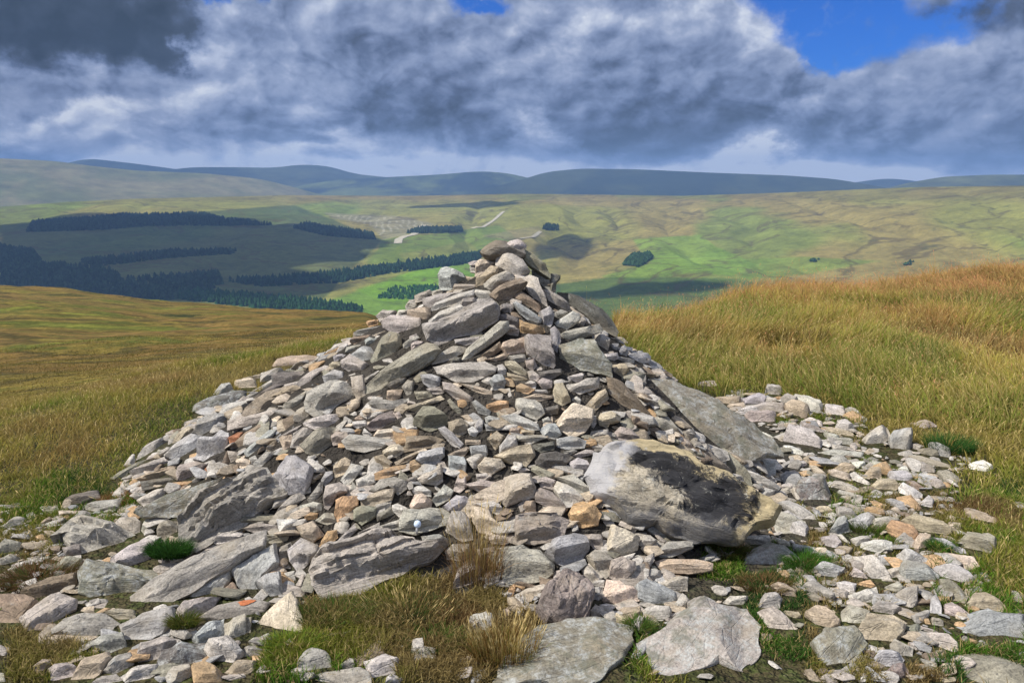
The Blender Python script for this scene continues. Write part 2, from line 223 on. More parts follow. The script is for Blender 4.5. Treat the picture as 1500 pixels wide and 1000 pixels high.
# Stones of the cairn and of the scree: colour letter, flags, outline, label, short name
STONES = """
@600,340,4.547
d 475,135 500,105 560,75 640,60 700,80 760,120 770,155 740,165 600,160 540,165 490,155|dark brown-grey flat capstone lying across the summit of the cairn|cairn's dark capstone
l 640,85 665,65 715,58 775,95 760,115 715,135 680,125 650,105|small pale pitted stone perched on the dark capstone, highest stone of all|highest pale stone
n:k.5 745,130 775,118 830,150 900,225 940,290 935,305 880,270 810,225 765,185 745,155|narrow olive-grey slab sloping steeply down right of the capstone|steep slab by capstone
g 815,260 860,265 930,320 950,390 910,380 860,330 820,290
d 940,280 1000,295 1000,320 975,340 975,390 945,390 940,340|small dark ledge-like stone jutting out over the right edge below the summit
l 575,175 640,168 745,172 760,210 800,260 765,275 715,300 670,275 600,240 575,220|broad pale angular stone directly under the dark capstone|broad stone under capstone
c 440,205 500,185 570,175 572,215 520,260 470,300 437,295
t 470,310 540,225 590,240 580,275 500,330 490,380 440,380 445,320
l 390,205 440,192 478,195 440,215 400,220
g 400,230 437,228 437,270 405,265
b 205,360 245,280 290,265 360,280 365,300 310,330 290,385 210,385|upright blue-grey block standing on the left shoulder below the summit|upright shoulder block
t 310,315 370,300 435,300 437,345 310,345
g 300,350 437,350 437,385 330,390 290,380
g 495,345 555,300 640,258 690,295 690,325 610,360 550,395 505,370
m 530,415 600,360 740,312 780,340 730,395 640,475 580,455|smooth brown wedge-shaped stone below the broad stone of the summit|brown summit wedge
l 750,310 800,295 855,315 870,370 900,430 925,500 905,525 870,480 800,420 770,375
m 700,410 735,388 790,425 875,500 870,525 835,535 770,480 700,440|reddish-brown brick-like stone slanting down right of the brown summit wedge|slanting brown brick
b 690,475 710,465 790,520 880,585 870,610 810,605 740,545
g 880,385 930,395 1010,450 1070,520 1065,535 990,500 930,470 905,430
b 860,540 930,500 965,545 950,620 925,645 890,620 880,580
g 600,490 640,478 700,490 690,520 660,545 605,520
l 430,385 530,395 560,430 520,450 470,440 430,410
g:k.55 90,620 180,620 200,600 380,500 470,450 540,445 590,500 585,590 440,680 300,700 210,755 120,715|large grey block with a long sloping top set in the upper cairn|large upper block
g 350,455 430,445 450,470 380,510 340,500
l 130,590 200,530 330,475 365,510 340,530 180,620 130,610
l 130,540 170,480 310,415 430,385 425,425 330,480 180,545
g 90,455 200,420 430,395 320,410 220,480 140,505 95,485
g 35,430 140,390 155,410 80,460 40,470
g 150,395 220,380 270,385 180,420 150,420
b 0,460 40,450 60,490 30,520 0,530
t 0,540 130,505 140,560 90,610 50,590 0,570
l 965,610 1085,530 1130,550 1130,590 1030,665 985,660
g 1130,580 1155,562 1172,600 1155,630 1120,635
g 1005,680 1040,660 1260,612 1285,660 1200,690 1050,740 1010,720
b:k.4 935,650 965,628 1000,670 1005,730 975,840 955,800 945,720|thin blue-grey stone standing on end beside the broad mottled slab|thin upright stone
g 965,540 1010,515 1055,540 1030,570 985,590 960,570
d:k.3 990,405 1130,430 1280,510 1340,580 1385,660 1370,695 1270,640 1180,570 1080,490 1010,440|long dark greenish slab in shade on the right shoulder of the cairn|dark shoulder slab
d 580,555 650,545 760,590 740,650 700,660 640,610 585,575
o 730,580 800,620 890,640 900,665 830,690 745,690 735,640|squarish ochre stone under the slanting brown brick|ochre upper stone
g 620,615 700,625 730,660 720,690 650,690 640,650
g:k.45 345,860 380,780 480,700 600,600 655,600 660,650 560,730 430,820 380,865|long grey stone tilted down-left beside the large upper block|tilted upper beam
t 620,740 760,700 775,730 765,800 650,815 610,780
m 480,820 600,730 615,780 560,820 500,840
g 300,715 465,695 450,735 370,755 310,745
p:k.5 765,700 790,685 935,690 950,790 965,890 945,920 860,870 780,815 770,760|blocky pinkish-grey stone with a flat square top left of the broad mottled slab|square-topped pinkish block
n:L:k.25 1005,755 1160,715 1230,720 1275,800 1340,880 1345,960 1180,920 1030,925 1005,870|broad mottled olive-grey slab facing out on the upper right of the cairn|broad mottled slab
g 1215,690 1290,675 1330,720 1320,790 1280,785 1230,730
g 1330,705 1430,710 1465,745 1420,755 1340,740
b 1335,750 1385,745 1390,780 1345,795
b 1385,780 1430,755 1455,800 1440,840 1390,835
l 1290,815 1380,805 1395,840 1340,865 1295,840
g:k.4 165,900 300,875 500,865 575,900 560,935 420,1000 310,995 190,940|flat grey wedge with a flat top just below the large upper block|flat-topped grey wedge
g 150,880 190,820 290,760 375,770 370,800 250,860
p 10,745 50,725 100,735 60,780 15,785
g 0,700 50,680 70,715 0,750
t 500,850 560,840 640,800 655,830 600,865
t 635,860 700,860 780,930 775,965 690,930 640,890
t 650,935 760,965 790,985 700,985 655,960
l 785,930 820,920 870,965 850,990 800,980
p 770,860 830,850 850,890 820,925 780,905
d 855,930 1010,910 1010,945 940,980 880,965
w 580,890 620,878 645,920 640,955 590,950|small whitish stone tucked against the right end of the flat-topped grey wedge
g 650,830 770,815 775,860 690,870
@400,420,4.547
t:k.25 -10,540 30,480 120,460 220,458 330,480 370,510 200,530 0,550|flat ochre-tan slab lying out on the left shoulder, dark underneath|tan shoulder slab
g 150,660 250,570 340,525 370,530 340,560 240,640 190,685
t:s20 -60,770 0,720 60,670 150,655 190,680 180,710 100,740 0,785 -65,800|long tan layered slab on the left slope under the tan shoulder slab|long tan layered slab
d 0,620 80,570 200,560 220,600 150,640 0,690
g 60,800 220,690 230,700 190,770 100,830
b 330,600 400,550 470,570 475,620 350,650
g:k.6 210,770 230,700 300,660 440,635 510,660 540,730 500,790 400,830 280,865 220,830|big rounded grey boulder on the left slope of the cairn|rounded left boulder
g 455,490 510,450 570,480 640,520 600,570 520,570 460,540
b 520,450 590,405 650,405 680,450 650,510 570,490
n 650,490 700,380 790,305 845,320 855,400 760,500 670,515|olive-grey stone leaning below the flat pinkish oval|leaning olive-grey stone
p:k.3 720,245 790,200 890,190 980,215 990,285 900,315 800,310 740,285|flat pinkish oval stone lying level on the upper left edge|flat pinkish oval
c 660,325 770,290 690,335
g 540,310 560,290 720,255 740,285 660,315 550,325
o 620,240 700,220 700,250 640,270|small ochre stone at the left skyline edge beside the flat pinkish oval
g 690,200 740,160 820,160 790,200 720,240
m 515,370 540,335 650,320 640,350 600,380 540,385
b 610,360 640,340 690,345 660,395 620,390
l 410,445 450,390 490,375 510,400 460,440
g 480,440 490,400 600,390 540,430
b 400,465 450,450 500,455 460,490 410,495
t 375,520 400,500 450,500 455,540 390,560
n:k.5 610,670 700,600 900,440 1020,380 1080,390 1110,430 1060,490 900,590 750,650 690,720 640,730 615,700|long rounded beam-like greenish-grey stone slanting down-left in mid cairn|long rounded beam stone
l 610,610 700,560 720,560 640,630 610,635
g 865,385 950,315 980,345 910,410 870,410
p 920,390 960,362 1005,370 960,410 920,420
b 880,130 900,100 960,85 960,110 890,160
w 820,190 840,160 900,155 890,185
t 910,180 1000,150 1040,145 1050,180 1000,240 970,200
p 515,600 600,590 610,640 620,740 570,770 530,690
g 635,770 680,750 760,760 830,770 900,740 900,780 800,815 700,810 650,790
d 750,660 820,620 890,610 870,645 790,685
g 860,670 900,620 940,630 930,700 900,740
t 760,690 860,685 850,740 800,775 760,740
b 985,590 1060,585 1115,610 1110,660 1050,680 1000,640
p 1020,680 1110,670 1140,700 1110,720 1050,710
g 1130,640 1200,650 1330,740 1320,765 1220,750 1140,690
t 1230,640 1350,660 1455,690 1455,725 1350,700
n 940,700 1050,700 1060,730 960,750
t 880,800 1000,770 1110,725 1140,750 1060,780 960,830 890,820
n:k.55 940,880 1000,800 1080,810 1160,880 1150,930 1040,965 940,920|blocky greenish-grey stone with a rough top in mid cairn|rough greenish block
v 620,930 700,860 790,825 820,860 810,900 700,950 650,960|purplish-brown wedge left of the rough greenish block|purplish mid wedge
c 670,995 700,955 830,940 830,980 750,1010
t 540,880 580,855 610,885 570,900
l 530,900 620,890 630,920 570,945 530,930
t 600,835 700,820 780,820 700,850 610,860
l 200,910 250,880 360,855 445,850 450,890 380,930 310,955 260,945
l 140,880 160,830 210,790 250,850 200,900 140,900
l 875,920 960,925 965,970 890,975
t 1165,900 1250,880 1300,920 1290,1000 1200,1000 1170,950
b 1325,770 1350,755 1450,830 1440,860 1370,840
l 1340,920 1380,870 1400,900 1390,980 1350,960
w 1295,950 1330,930 1370,965 1350,1000 1310,990
t 1250,860 1300,850 1340,895 1330,920
n 1160,760 1180,745 1260,830 1240,850 1190,810
p 880,850 920,850 940,880 900,890
p 800,840 840,825 860,870 830,880
d 1180,500 1210,465 1250,475 1240,510 1190,520
@130,520,4.547
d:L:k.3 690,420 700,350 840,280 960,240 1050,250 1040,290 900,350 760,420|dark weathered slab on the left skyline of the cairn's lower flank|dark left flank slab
l 830,280 880,220 940,200 970,240 870,280
c 970,200 1020,180 1110,180 1120,220 1070,245 1000,220
t 1010,165 1080,150 1150,125 1140,160 1020,185
g 1040,280 1150,220 1250,150 1300,120 1310,150 1200,230 1080,300
g 1150,120 1280,105 1310,120 1200,190 1140,210
d 1100,290 1320,150 1350,180 1230,270 1130,310
t 1050,350 1180,255 1300,220 1400,210 1415,250 1300,300 1080,405 1025,395|buff slab with a ragged upper edge on the left slope above the long pinkish bar|buff left slab
p:k.5 930,435 1050,420 1240,360 1285,350 1290,390 1200,430 930,500|long pinkish-grey bar with a squared end on the left slope|long pinkish bar
g 1300,330 1400,270 1440,280 1400,340 1320,380
l 870,400 950,330 1060,295 1110,310 1020,380 930,405
b 700,530 740,460 850,400 980,405 900,450 830,520 760,545
b 850,480 870,450 910,460 930,500 870,500
b:k.6 700,690 790,580 870,505 930,520 935,590 890,710 800,720|pale bluish boulder with a peaked top on the lower left flank|peaked bluish boulder
b 515,680 600,590 700,535 780,560 720,640 640,710
t 560,590 620,500 660,475 710,500 690,530 570,610
l 290,720 400,610 520,530 570,550 540,610 360,720
n:k.3 90,860 200,780 360,710 440,690 280,770 230,840 120,870|thin mossy slab slanting down to the grass at the far left foot|thin slanting foot slab
g:k.4 275,780 350,730 500,685 600,700 560,730 400,790 310,810
t:s10 310,820 400,800 600,720 620,760 570,810 330,830
d 350,840 570,815 600,830 500,870 360,900
g 590,790 620,740 720,710 790,730 740,780 680,835 600,835
r 770,760 800,735 870,730 850,770 790,780
r 935,560 1000,515 1040,515 1000,580 940,610|small bright rust-orange stone on the left slope|rust-orange stone
m 945,620 1060,510 1140,460 1165,490 1000,650|straight brown bar leaning beside the rust-orange stone|leaning brown bar
b 1035,640 1090,590 1200,500 1250,500 1210,570 1100,670 1050,675
p 925,640 1000,650 995,700 950,725
c 985,710 1020,685 1075,700 1070,750 1020,765
l 1070,690 1110,670 1130,700 1090,730
m 870,770 920,640 940,720 900,780
t 1180,620 1240,565 1270,590 1200,640
l 1100,720 1180,650 1250,640 1200,700 1120,770
g 1260,550 1380,480 1430,460 1350,540
t 1270,550 1350,530 1370,600 1300,640
o 500,890 560,850 720,835 700,860 540,890
@0,0,1
b:k.3:h 393,714 405,690 421,668 432,667 458,685 455,705 447,722 425,724|pale blue-grey squarish slab resting at the upper end of the huge ridged block|pale squarish slab
@180,700,3.334
g:s28:k.55:L:h 275,290 285,200 400,90 520,10 640,-50 700,-45 730,0 790,75 700,140 600,225 450,300 370,350 310,320|huge ridged grey block slanting up the lower left of the cairn|huge ridged block
n:k.25:L 60,170 210,90 400,30 520,-10 400,90 290,190 160,190 100,195
l 70,110 150,65 220,60 200,95 110,140
@420,560,4.547
g 25,430 45,340 110,300 190,320 150,370 90,410 85,440
n:k.5 90,410 200,330 300,300 350,310 310,430 200,490 130,470|blocky olive-grey stone below the rounded left boulder|blocky olive-grey stone
p 295,360 330,325 400,330 420,370 380,410 310,420
l:k.4 370,390 420,350 560,360 720,380 650,430 520,465 400,445|flat pale lens-shaped stone in the middle of the cairn face|flat pale lens stone
c 575,370 620,320 745,305 745,340 680,375
o 430,350 470,310 500,320 480,350
l 505,340 520,305 570,350 520,365
c 640,465 700,420 770,410 785,460 710,510 660,500
t 585,500 640,480 700,530 690,565 640,580 600,550
m:k.5 775,360 990,360 1040,380 990,430 780,465|long brown block with a pointed right end in the middle of the face|pointed brown block
b 1010,310 1055,295 1100,330 1180,410 1150,445 1100,420 1030,340
b 860,520 890,460 1050,430 1050,490 990,550 930,560|pale blue-grey squarish stone just below the pointed brown block|bluish square stone
t 720,530 860,460 880,470 800,530 730,550
o 820,530 850,515 910,560 860,600 820,590
o 585,605 700,560 790,545 800,590 650,640 595,650|long yellow-ochre bar lying level in the centre of the cairn face|yellow-ochre bar
p 870,640 960,570 1030,545 1040,660 1000,685 900,670|pinkish-grey triangular stone below the bluish square stone|pinkish triangle
g 790,650 870,610 870,640 840,665 800,665
b 1080,490 1180,500 1200,540 1190,610 1120,615 1080,570
b 1220,430 1330,420 1340,480 1300,530 1270,510 1230,490
t 1070,480 1200,430 1220,440 1180,490 1080,495
b 1320,235 1350,220 1420,240 1425,275 1330,270
b 1320,275 1420,285 1430,320 1330,320
t 1190,380 1290,385 1290,415 1190,410
t 1335,380 1400,325 1450,360 1420,420 1390,450
t 315,560 390,500 425,520 415,590 340,645 315,620
w 360,650 430,540 510,560 470,620 410,690 380,670|brightest white wedge-shaped stone on the cairn, left of the yellow-ochre bar|bright white wedge
b 230,650 260,595 310,590 310,640 250,690
g 140,780 220,670 245,650 240,730 180,800 150,800
l 460,650 560,600 590,620 590,670 500,710 470,690
g 555,720 620,650 720,630 800,660 800,710 740,750 680,700 600,740
t 490,780 650,710 720,710 700,780 600,820 500,820
n 445,850 500,825 600,830 590,890 500,950 450,920
o:k.4 320,880 330,790 370,765 480,755 470,820 380,900 350,945|upright orange-tan stone with a pointed foot above the split layered boulder|upright orange-tan stone
g 245,760 260,690 350,665 410,700 400,740 340,760 280,850 250,830
g 410,740 440,660 465,690 450,750
c 820,820 850,750 900,740 970,790 960,830 850,860|rounded cream stone with an ochre right end above the wide grey brick|rounded cream stone
l 970,790 1050,680 1110,720 1080,780 1000,825
l 830,710 890,680 960,720 960,760 850,740
l 700,820 740,805 810,840 790,880 750,895 710,860
b 1040,830 1130,750 1190,760 1230,790 1190,840 1080,860
p 1110,720 1140,620 1190,625 1200,690 1150,735
p 1190,680 1300,650 1430,670 1450,700 1380,750 1270,720
l 1250,810 1400,785 1450,860 1400,880 1330,850
c 1270,560 1320,500 1430,510 1455,560 1350,620 1280,590
l 1260,610 1330,600 1360,640 1270,650
o 120,900 160,865 210,870 200,910 130,915
g 190,920 260,870 310,870 330,930 270,950
g 90,820 180,795 240,810 230,850 120,885 90,860
@660,480,4.547
b 260,360 290,325 350,320 370,370 350,410 290,415
o 240,520 330,485 385,490 385,540 300,570 250,545|small oval ochre stone lying flat right of centre on the upper face|oval ochre stone
l:k.4 435,480 470,470 560,480 600,510 625,570 570,615 450,560 435,520|flat pale six-sided stone to the right of the oval ochre stone|six-sided pale stone
t:s10 480,465 560,440 680,450 680,470 590,490 500,475
o 435,390 470,370 560,410 520,440 440,430
g 555,410 640,415 650,435 530,440
w 490,380 530,350 570,370 565,405 510,400
p 575,360 610,335 680,360 675,400 620,415
t:k.5 685,420 700,375 750,370 780,440 800,490 740,520 690,490|upright tan brick-shaped stone below the square-topped pinkish block|upright tan brick
l 775,330 870,300 890,310 870,360 790,360
g 770,380 850,370 900,340 990,340 980,400 860,445 790,430
c:k.45 705,640 740,580 820,505 950,550 940,620 900,690 810,735 730,680|big smooth pinkish-cream angular stone standing out right of centre|pinkish-cream angular stone
l 335,590 430,570 580,640 590,680 520,680 400,640
b 595,680 640,640 700,640 740,710 700,745 620,720
l 610,610 650,590 670,620 620,645
l 325,790 385,710 430,720 450,800 360,850 325,840
t 290,860 450,790 540,780 560,850 500,925 400,900 320,870
g 440,720 620,715 640,735 540,770 450,750
d 550,780 690,755 690,810 600,830 550,800
b 710,740 800,725 900,750 890,800 770,810 710,790
d 565,890 600,840 700,830 810,860 770,910 680,955 570,910|dark flat stone with a sunlit point left of the black-stained boulder|dark flat stone
n 540,920 580,920 700,975 670,1000 600,990 540,950
b 790,900 840,870 910,890 930,940 900,980 820,990
g 750,825 820,810 845,820 800,845 760,845
l 815,850 900,810 960,820 960,840 850,865
l 925,790 960,765 1020,790 1020,820 960,820
p 1090,700 1130,660 1200,670 1255,730 1230,780 1140,760 1100,740
n 1030,790 1120,750 1200,775 1130,810 1040,815
g 920,740 940,690 1050,680 1050,730 970,750
t 975,620 1000,570 1070,560 1130,590 1130,620 1060,640 1040,680 1000,670
g 930,590 970,585 970,640 940,690
t 900,520 980,430 1030,410 1050,470 960,560 920,540
m:k.35 1045,330 1100,340 1150,370 1250,480 1360,620 1340,640 1250,620 1150,520 1060,440|long brown-grey slab leaning down-right in the gap left of the great speckled slab|leaning brown-grey slab
m 1280,640 1330,630 1430,720 1380,740 1290,680
t 1075,250 1170,240 1185,290 1130,335 1085,310
o 1190,255 1240,250 1230,280 1190,285
n 1140,330 1200,290 1290,320 1270,380 1200,400 1140,360
w:f 1175,185 1250,185 1330,195 1320,230 1220,240 1175,220|flat white slab lying in the grass just behind the cairn's right side
l 440,940 500,930 530,950 460,965
l 800,480 840,455 870,480 860,520
d 600,540 720,515 715,570 640,580
t 385,660 460,665 450,710 400,710
t 470,680 560,685 555,710 470,705
@860,540,4.547
n:L:k.22:h 340,110 400,65 520,80 700,130 860,190 990,300 1100,360 1230,450 1295,560 1290,600 1180,590 1060,620 950,560 840,550 760,480 620,400 560,350 460,240 380,190|great speckled green-grey slab leaning against the right side of the cairn|great speckled slab
d 730,560 790,545 880,600 960,680 950,720 860,700 780,660 740,620
n:k.5 880,540 910,535 960,590 1080,720 1105,800 1060,790 960,700 890,590|narrow olive-grey stone propped between the great slab and the black-stained boulder|narrow propped stone
t 580,460 620,450 680,480 710,540 700,590 620,530
g 430,320 470,290 540,330 600,420 560,440 470,400
@0,0,1
K:k.38:h 861,700 872,665 890,659 925,650 958,645 985,654 1004,666 1027,687 1058,698 1090,718 1122,736 1140,749 1126,764 1106,778 1084,790 1050,795 1010,790 964,775 925,760 890,738 868,722|biggest boulder, buff with a large black stain, at the cairn's lower right|black-stained boulder
@700,640,4.547
p:k.5 120,375 180,270 290,245 350,250 385,330 380,400 270,430 190,465 130,410|big pinkish-grey stone with a rounded top left of the bluish-white wedge|big pinkish-grey stone
p 390,280 450,265 520,290 500,350 420,330
w 505,340 530,295 620,340 700,420 690,450 620,460 560,440|bluish-white wedge just above the rounded orange stone|bluish-white wedge
v 380,370 420,340 500,370 600,480 560,515 470,470 390,430
o:k.6 600,520 640,450 700,430 780,460 820,510 800,580 700,605 640,590|rounded orange-tan stone left of the black-stained boulder|rounded orange stone
l 520,270 640,250 720,320 790,370 770,405 680,370 560,300
v:k.5:s8 245,600 260,520 380,500 520,510 600,560 570,650 480,690 380,715 260,700|cracked purplish-grey block left of the rounded orange stone|cracked purplish block
b:k.6 455,760 500,680 640,645 720,660 730,760 680,830 580,870 510,820|bluish-grey angular boulder beneath the rounded orange stone|bluish angular boulder
p 700,650 830,650 835,750 770,740 730,700
c:k.35 860,760 890,590 960,625 1070,670 1060,750 950,800|cream four-sided stone standing below the black-stained boulder|cream four-sided stone
p 720,800 780,750 880,790 930,860 850,945 770,870
g:k.45 80,790 140,740 300,728 420,770 500,850 505,910 420,960 300,965 200,990 150,900|large oval grey boulder under the cracked purplish block|large oval boulder
p 680,870 740,845 830,930 740,1000 700,930
p 510,900 640,870 720,980 650,1010 500,1000
p 880,830 960,800 1050,830 1050,880 950,970 880,940
w 940,800 1050,770 1030,800 970,825
g 1180,770 1260,700 1430,695 1430,740 1300,795 1200,800
g 1085,870 1110,800 1170,770 1175,820 1130,890
g 1085,920 1150,880 1215,900 1220,960 1180,975 1100,940
t:k.5:s0 1180,830 1250,810 1455,815 1560,840 1550,890 1400,910 1260,900 1200,870|log-like mottled brown stone lying level on the turf below the stained boulder|log-like stone
b 855,470 900,480 1110,550 1100,570 1040,575 900,520
b 1110,580 1200,600 1370,660 1300,690 1200,670 1140,630
g 970,600 1020,575 1070,600 1040,640 980,630
t 290,500 320,430 380,425 388,500
g 1075,650 1150,655 1195,690 1130,740 1070,720
@0,700,3.334
d 300,120 380,85 480,65 495,110 400,125 340,145
g 360,160 450,130 590,110 580,150 480,160 400,170
g:s5:k.4 255,280 360,195 420,210 580,240 680,290 640,340 540,370 500,400 410,405 340,340 310,270|wavy layered grey stone at the left foot of the cairn|wavy layered stone
p 565,245 610,195 660,190 695,220 680,270 620,290 580,275|smooth pale oval stone on the wavy layered stone
l 690,255 720,200 770,195 775,225 750,270 710,275
n 770,240 800,210 870,215 870,280 810,305 770,290
l:k.3 540,400 600,360 700,300 750,330 770,400 750,440 650,435 560,425|smooth pale slab left of the dark green grass tuft|smooth pale slab
v 305,340 390,325 395,390 320,390
n 260,420 330,395 410,410 380,450 330,490 290,470
n:L:k.3 385,470 430,420 560,415 740,450 760,490 680,560 640,600 500,580 470,600 390,560|broad greenish flat slab below the smooth pale slab|broad greenish slab
m 100,575 230,510 380,475 375,530 290,560 210,600
p:k.35 95,690 200,600 290,560 370,600 370,640 290,690 180,770 130,740|pinkish-brown slab with an upturned corner at the far left|upturned pinkish slab
m:k.3 0,590 130,590 200,620 150,660 90,690 100,720 0,720|rusty brown flat slab cut by the left edge of the view|rusty brown slab
g:k.35 210,770 300,710 420,670 520,670 590,720 580,750 450,790 380,790 300,770
g 410,820 500,780 600,760 620,830 600,860 530,850
b:k.4 585,720 640,690 850,645 860,690 800,750 690,810 610,800|pale blue-grey block below the lower end of the long pale beam slab|low bluish block
g 505,940 560,880 640,860 655,910 590,960
t:k.45 350,980 400,900 530,855 545,880 480,960 430,1000 360,1000|tan wedge pointing up-right near the bottom left corner|tan corner wedge
t 150,930 210,885 260,890 240,930 190,950
l 590,970 700,920 770,910 760,960 700,1000 620,1000
n:f 0,340 40,300 110,330 100,360 0,380
g:f 0,235 80,205 130,210 110,240 20,245
g:f 0,390 110,385 100,405 0,430
t 190,225 240,195 265,210 240,235
g 0,820 50,830 40,860 0,880
p 240,930 340,905 380,940 340,990 250,985
n 510,660 580,645 660,650 660,690 600,700
o 170,290 210,285 230,305 190,320
l 0,950 20,955 30,1000 0,1000
g 450,1000 500,965 570,960 610,1000
@180,700,3.334
g:k.35:h 50,570 250,440 560,300 690,265 680,340 560,400 400,510 200,640 90,665 60,620|very long grey slab like a beam below the huge ridged block|long pale beam slab
b:k.4 330,590 370,520 490,440 540,440 520,510 430,590 350,605
b:k.35 535,460 640,390 750,330 765,430 680,500 670,570 590,585 560,510|broad pale blue-grey stone with a pointed corner below the beam slab|broad pointed stone
b 650,520 700,475 770,465 785,600 760,610 700,560|blue-grey triangular stone with its point down beside the sandy pink slab|point-down triangle
g 265,640 300,600 400,600 480,580 440,640 380,680 290,690
v:k.35:P 370,690 470,620 560,600 640,590 720,610 680,660 600,680 480,695|thin purplish slab marked with a bright orange splash|orange-splashed slab
b 340,790 400,730 490,690 495,780 440,820 370,810
g 495,710 600,680 600,780 500,790
n 600,680 630,680 620,780 595,775
d:L 170,900 200,840 330,810 400,810 410,890 300,930 200,945|dark stone mottled black and white near the bottom left|dark mottled stone
g 70,870 80,820 220,780 260,800 200,850 170,910 80,915
l:k.6 405,850 450,800 530,795 590,850 540,900 450,925|pale buff rounded block beside the dark mottled stone|pale rounded block
g 580,840 640,815 690,850 650,885 590,870
t 500,950 560,890 650,895 640,940 580,970
o:k.5 335,920 390,905 520,970 500,1000 350,1000|ochre-stained block at the bottom edge below the pale rounded block|ochre bottom block
l 210,970 240,925 330,920 340,1000 220,1000
c:k.2:f 640,740 760,610 830,560 880,700 870,760 780,785 660,770|sandy pink slab sunk flat in the turf edge|sandy pink slab
l 770,470 840,455 845,500 780,515
l:k.5 805,350 870,295 950,330 955,370 880,440 850,450 815,400
o 960,330 1000,260 1045,255 1050,290 980,350|yellow-ochre lozenge touching the upper left of the split layered boulder
g 735,190 830,80 880,70 890,100 790,170
g 590,250 640,220 755,230 760,255 640,265
l 440,305 480,275 570,245 595,280 560,320 450,320
p 365,370 410,340 475,330 450,365 400,390
n 690,285 730,270 815,270 800,310 720,320
g 610,800 650,775 680,800 660,830
g:k.3:f 835,950 870,880 960,835 1010,880 1030,945|grey triangular stone alone in the green turf at the bottom|lone turf triangle
m 490,550 540,510 570,560 520,570
g 760,340 820,315 830,340 790,400 765,390
w 750,200 870,205 850,250 770,270
t 850,240 930,210 985,280 920,320 870,280
@400,700,3.334
g:k.5:s22 210,385 250,345 480,275 560,265 600,295 700,310 745,340 850,325 840,350 750,410 600,480 430,560 340,560 240,585 200,520 185,450|big split layered boulder overhanging the grassy hollow at front|split layered boulder
n:k.5:s22:h 220,365 300,335 500,260 570,250 590,290 460,355 390,362 300,370
g:k.5 620,210 640,160 840,145 860,180 840,230 740,260 700,275 620,260|wide grey brick-like stone behind the small pale blue marker|wide grey brick
b 725,285 810,275 855,300 800,340 740,320
w 620,280 690,290 700,310 660,320 630,300
p 840,360 880,325 960,325 960,380 910,405 850,395
p:k.5 870,550 900,450 950,400 1020,440 1010,490 930,560|pinkish-grey stone standing behind thin dry grass stems left of the large oval boulder|stone behind dry stems
l 955,705 1020,660 1070,670 1067,740 1000,755
g 670,870 680,800 730,790 740,840 800,850 800,890 700,885
l:k.4 445,895 550,870 615,900 600,950 540,980 480,980
g 325,945 350,890 400,885 400,940
g 410,885 440,880 430,930 410,935
l 555,975 580,955 650,990 640,1000 550,1000
g:k.3:f 180,975 250,955 430,930 470,950 475,1000 180,1000|low pinkish-grey slab at the bottom edge right of the lone turf triangle|low bottom slab
l 510,240 620,200 620,250 540,255
g 310,310 400,220 415,250 330,325
g 415,270 520,215 520,240 420,280
n 500,180 580,140 590,175 510,210
g 500,165 500,130 580,110 570,145
@620,720,3.572
v:k.65:h:r 595,610 640,530 720,440 790,420 840,450 880,560 860,680 830,735 720,720 640,680|purple-brown boulder sitting on the large slab at bottom centre|purple-brown boulder
n:L:k.12:f:d 370,960 400,890 470,890 530,790 600,720 700,700 900,690 1080,720 1100,790 1040,870 900,980 880,1010 380,1010|large flat olive-grey slab under the purple-brown boulder|slab under purple boulder
l 480,540 540,510 650,475 650,510 600,540 510,560
o 440,540 450,500 480,480 485,510 460,555
t 440,560 490,560 530,600 500,640 450,630
t 395,640 440,600 465,640 430,660
l 235,685 330,635 370,660 340,730 280,740
w 870,490 910,460 950,465 945,500
b 870,510 940,505 920,580 880,570
c:k.5 935,560 960,460 1030,470 1130,545 1120,590 1020,600 940,580|pinkish-cream wedge right of the purple-brown boulder|pinkish-cream wedge
w 920,595 960,582 1010,595 990,620 940,620
l 870,640 900,590 965,635 960,665 900,685
t 985,650 1010,635 1070,680 1060,725 1000,700
t 1030,620 1130,600 1140,640 1070,680 1035,660
p 340,240 440,210 480,260 430,275 360,270
p 280,300 370,290 380,340 300,360
g 120,200 150,105 210,105 245,150 260,250 200,260 130,215
c:k.5 255,80 340,80 370,140 420,190 350,225 290,210 255,150
@880,720,3.572
g:L:k.13:f:d 205,790 340,740 400,670 480,600 520,570 610,605 760,620 820,700 830,760 790,890 720,935 600,910 430,930 330,970 280,900|large flat grey slab spotted with pale lichen on the turf|lichen-spotted slab
b:k.45 185,500 230,462 390,530 395,570 360,615 250,600 200,560|smooth blue-grey stone above the left corner of the lichen-spotted slab|smooth blue-grey stone
g 315,480 350,458 455,462 455,520 410,545 360,520
w 380,600 420,540 465,575 465,615 400,625|bright white pebble at the top corner of the lichen-spotted slab
l 205,640 260,605 370,620 360,660 260,690
g 320,660 400,630 470,630 370,690
w 145,700 200,650 240,665 220,720 165,745
o 150,480 180,460 190,480 160,510
g:L:k.4 750,380 760,320 880,265 960,290 1040,350 900,390 800,420|grey stone streaked with pale lichen right of the turf below the stained boulder|streaked grey stone
l 630,590 680,545 770,560 740,600
l 820,590 860,530 950,560 930,620 830,620
p:k.3 820,630 900,600 960,640 1030,715 960,750 890,720
t:f 860,490 950,490 1020,510 1020,555 960,555
t 960,630 1040,640 1050,660 1000,670
l:k.45 850,150 920,110 1000,110 1090,200 1080,240 960,240 900,190
g 740,240 880,230 885,270 770,290
b 1000,280 1130,300 1100,330 1010,310
g 920,255 990,260 990,295 930,290
g 800,160 850,160 890,210 840,210
g 640,330 700,310 730,340 660,360
t 1060,950 1143,970 1140,1000
@1140,560,4.167
l:f 95,110 150,95 230,110 275,160 250,180 190,170 110,140|pale flat slab at the back edge of the scree against the grass|pale back slab
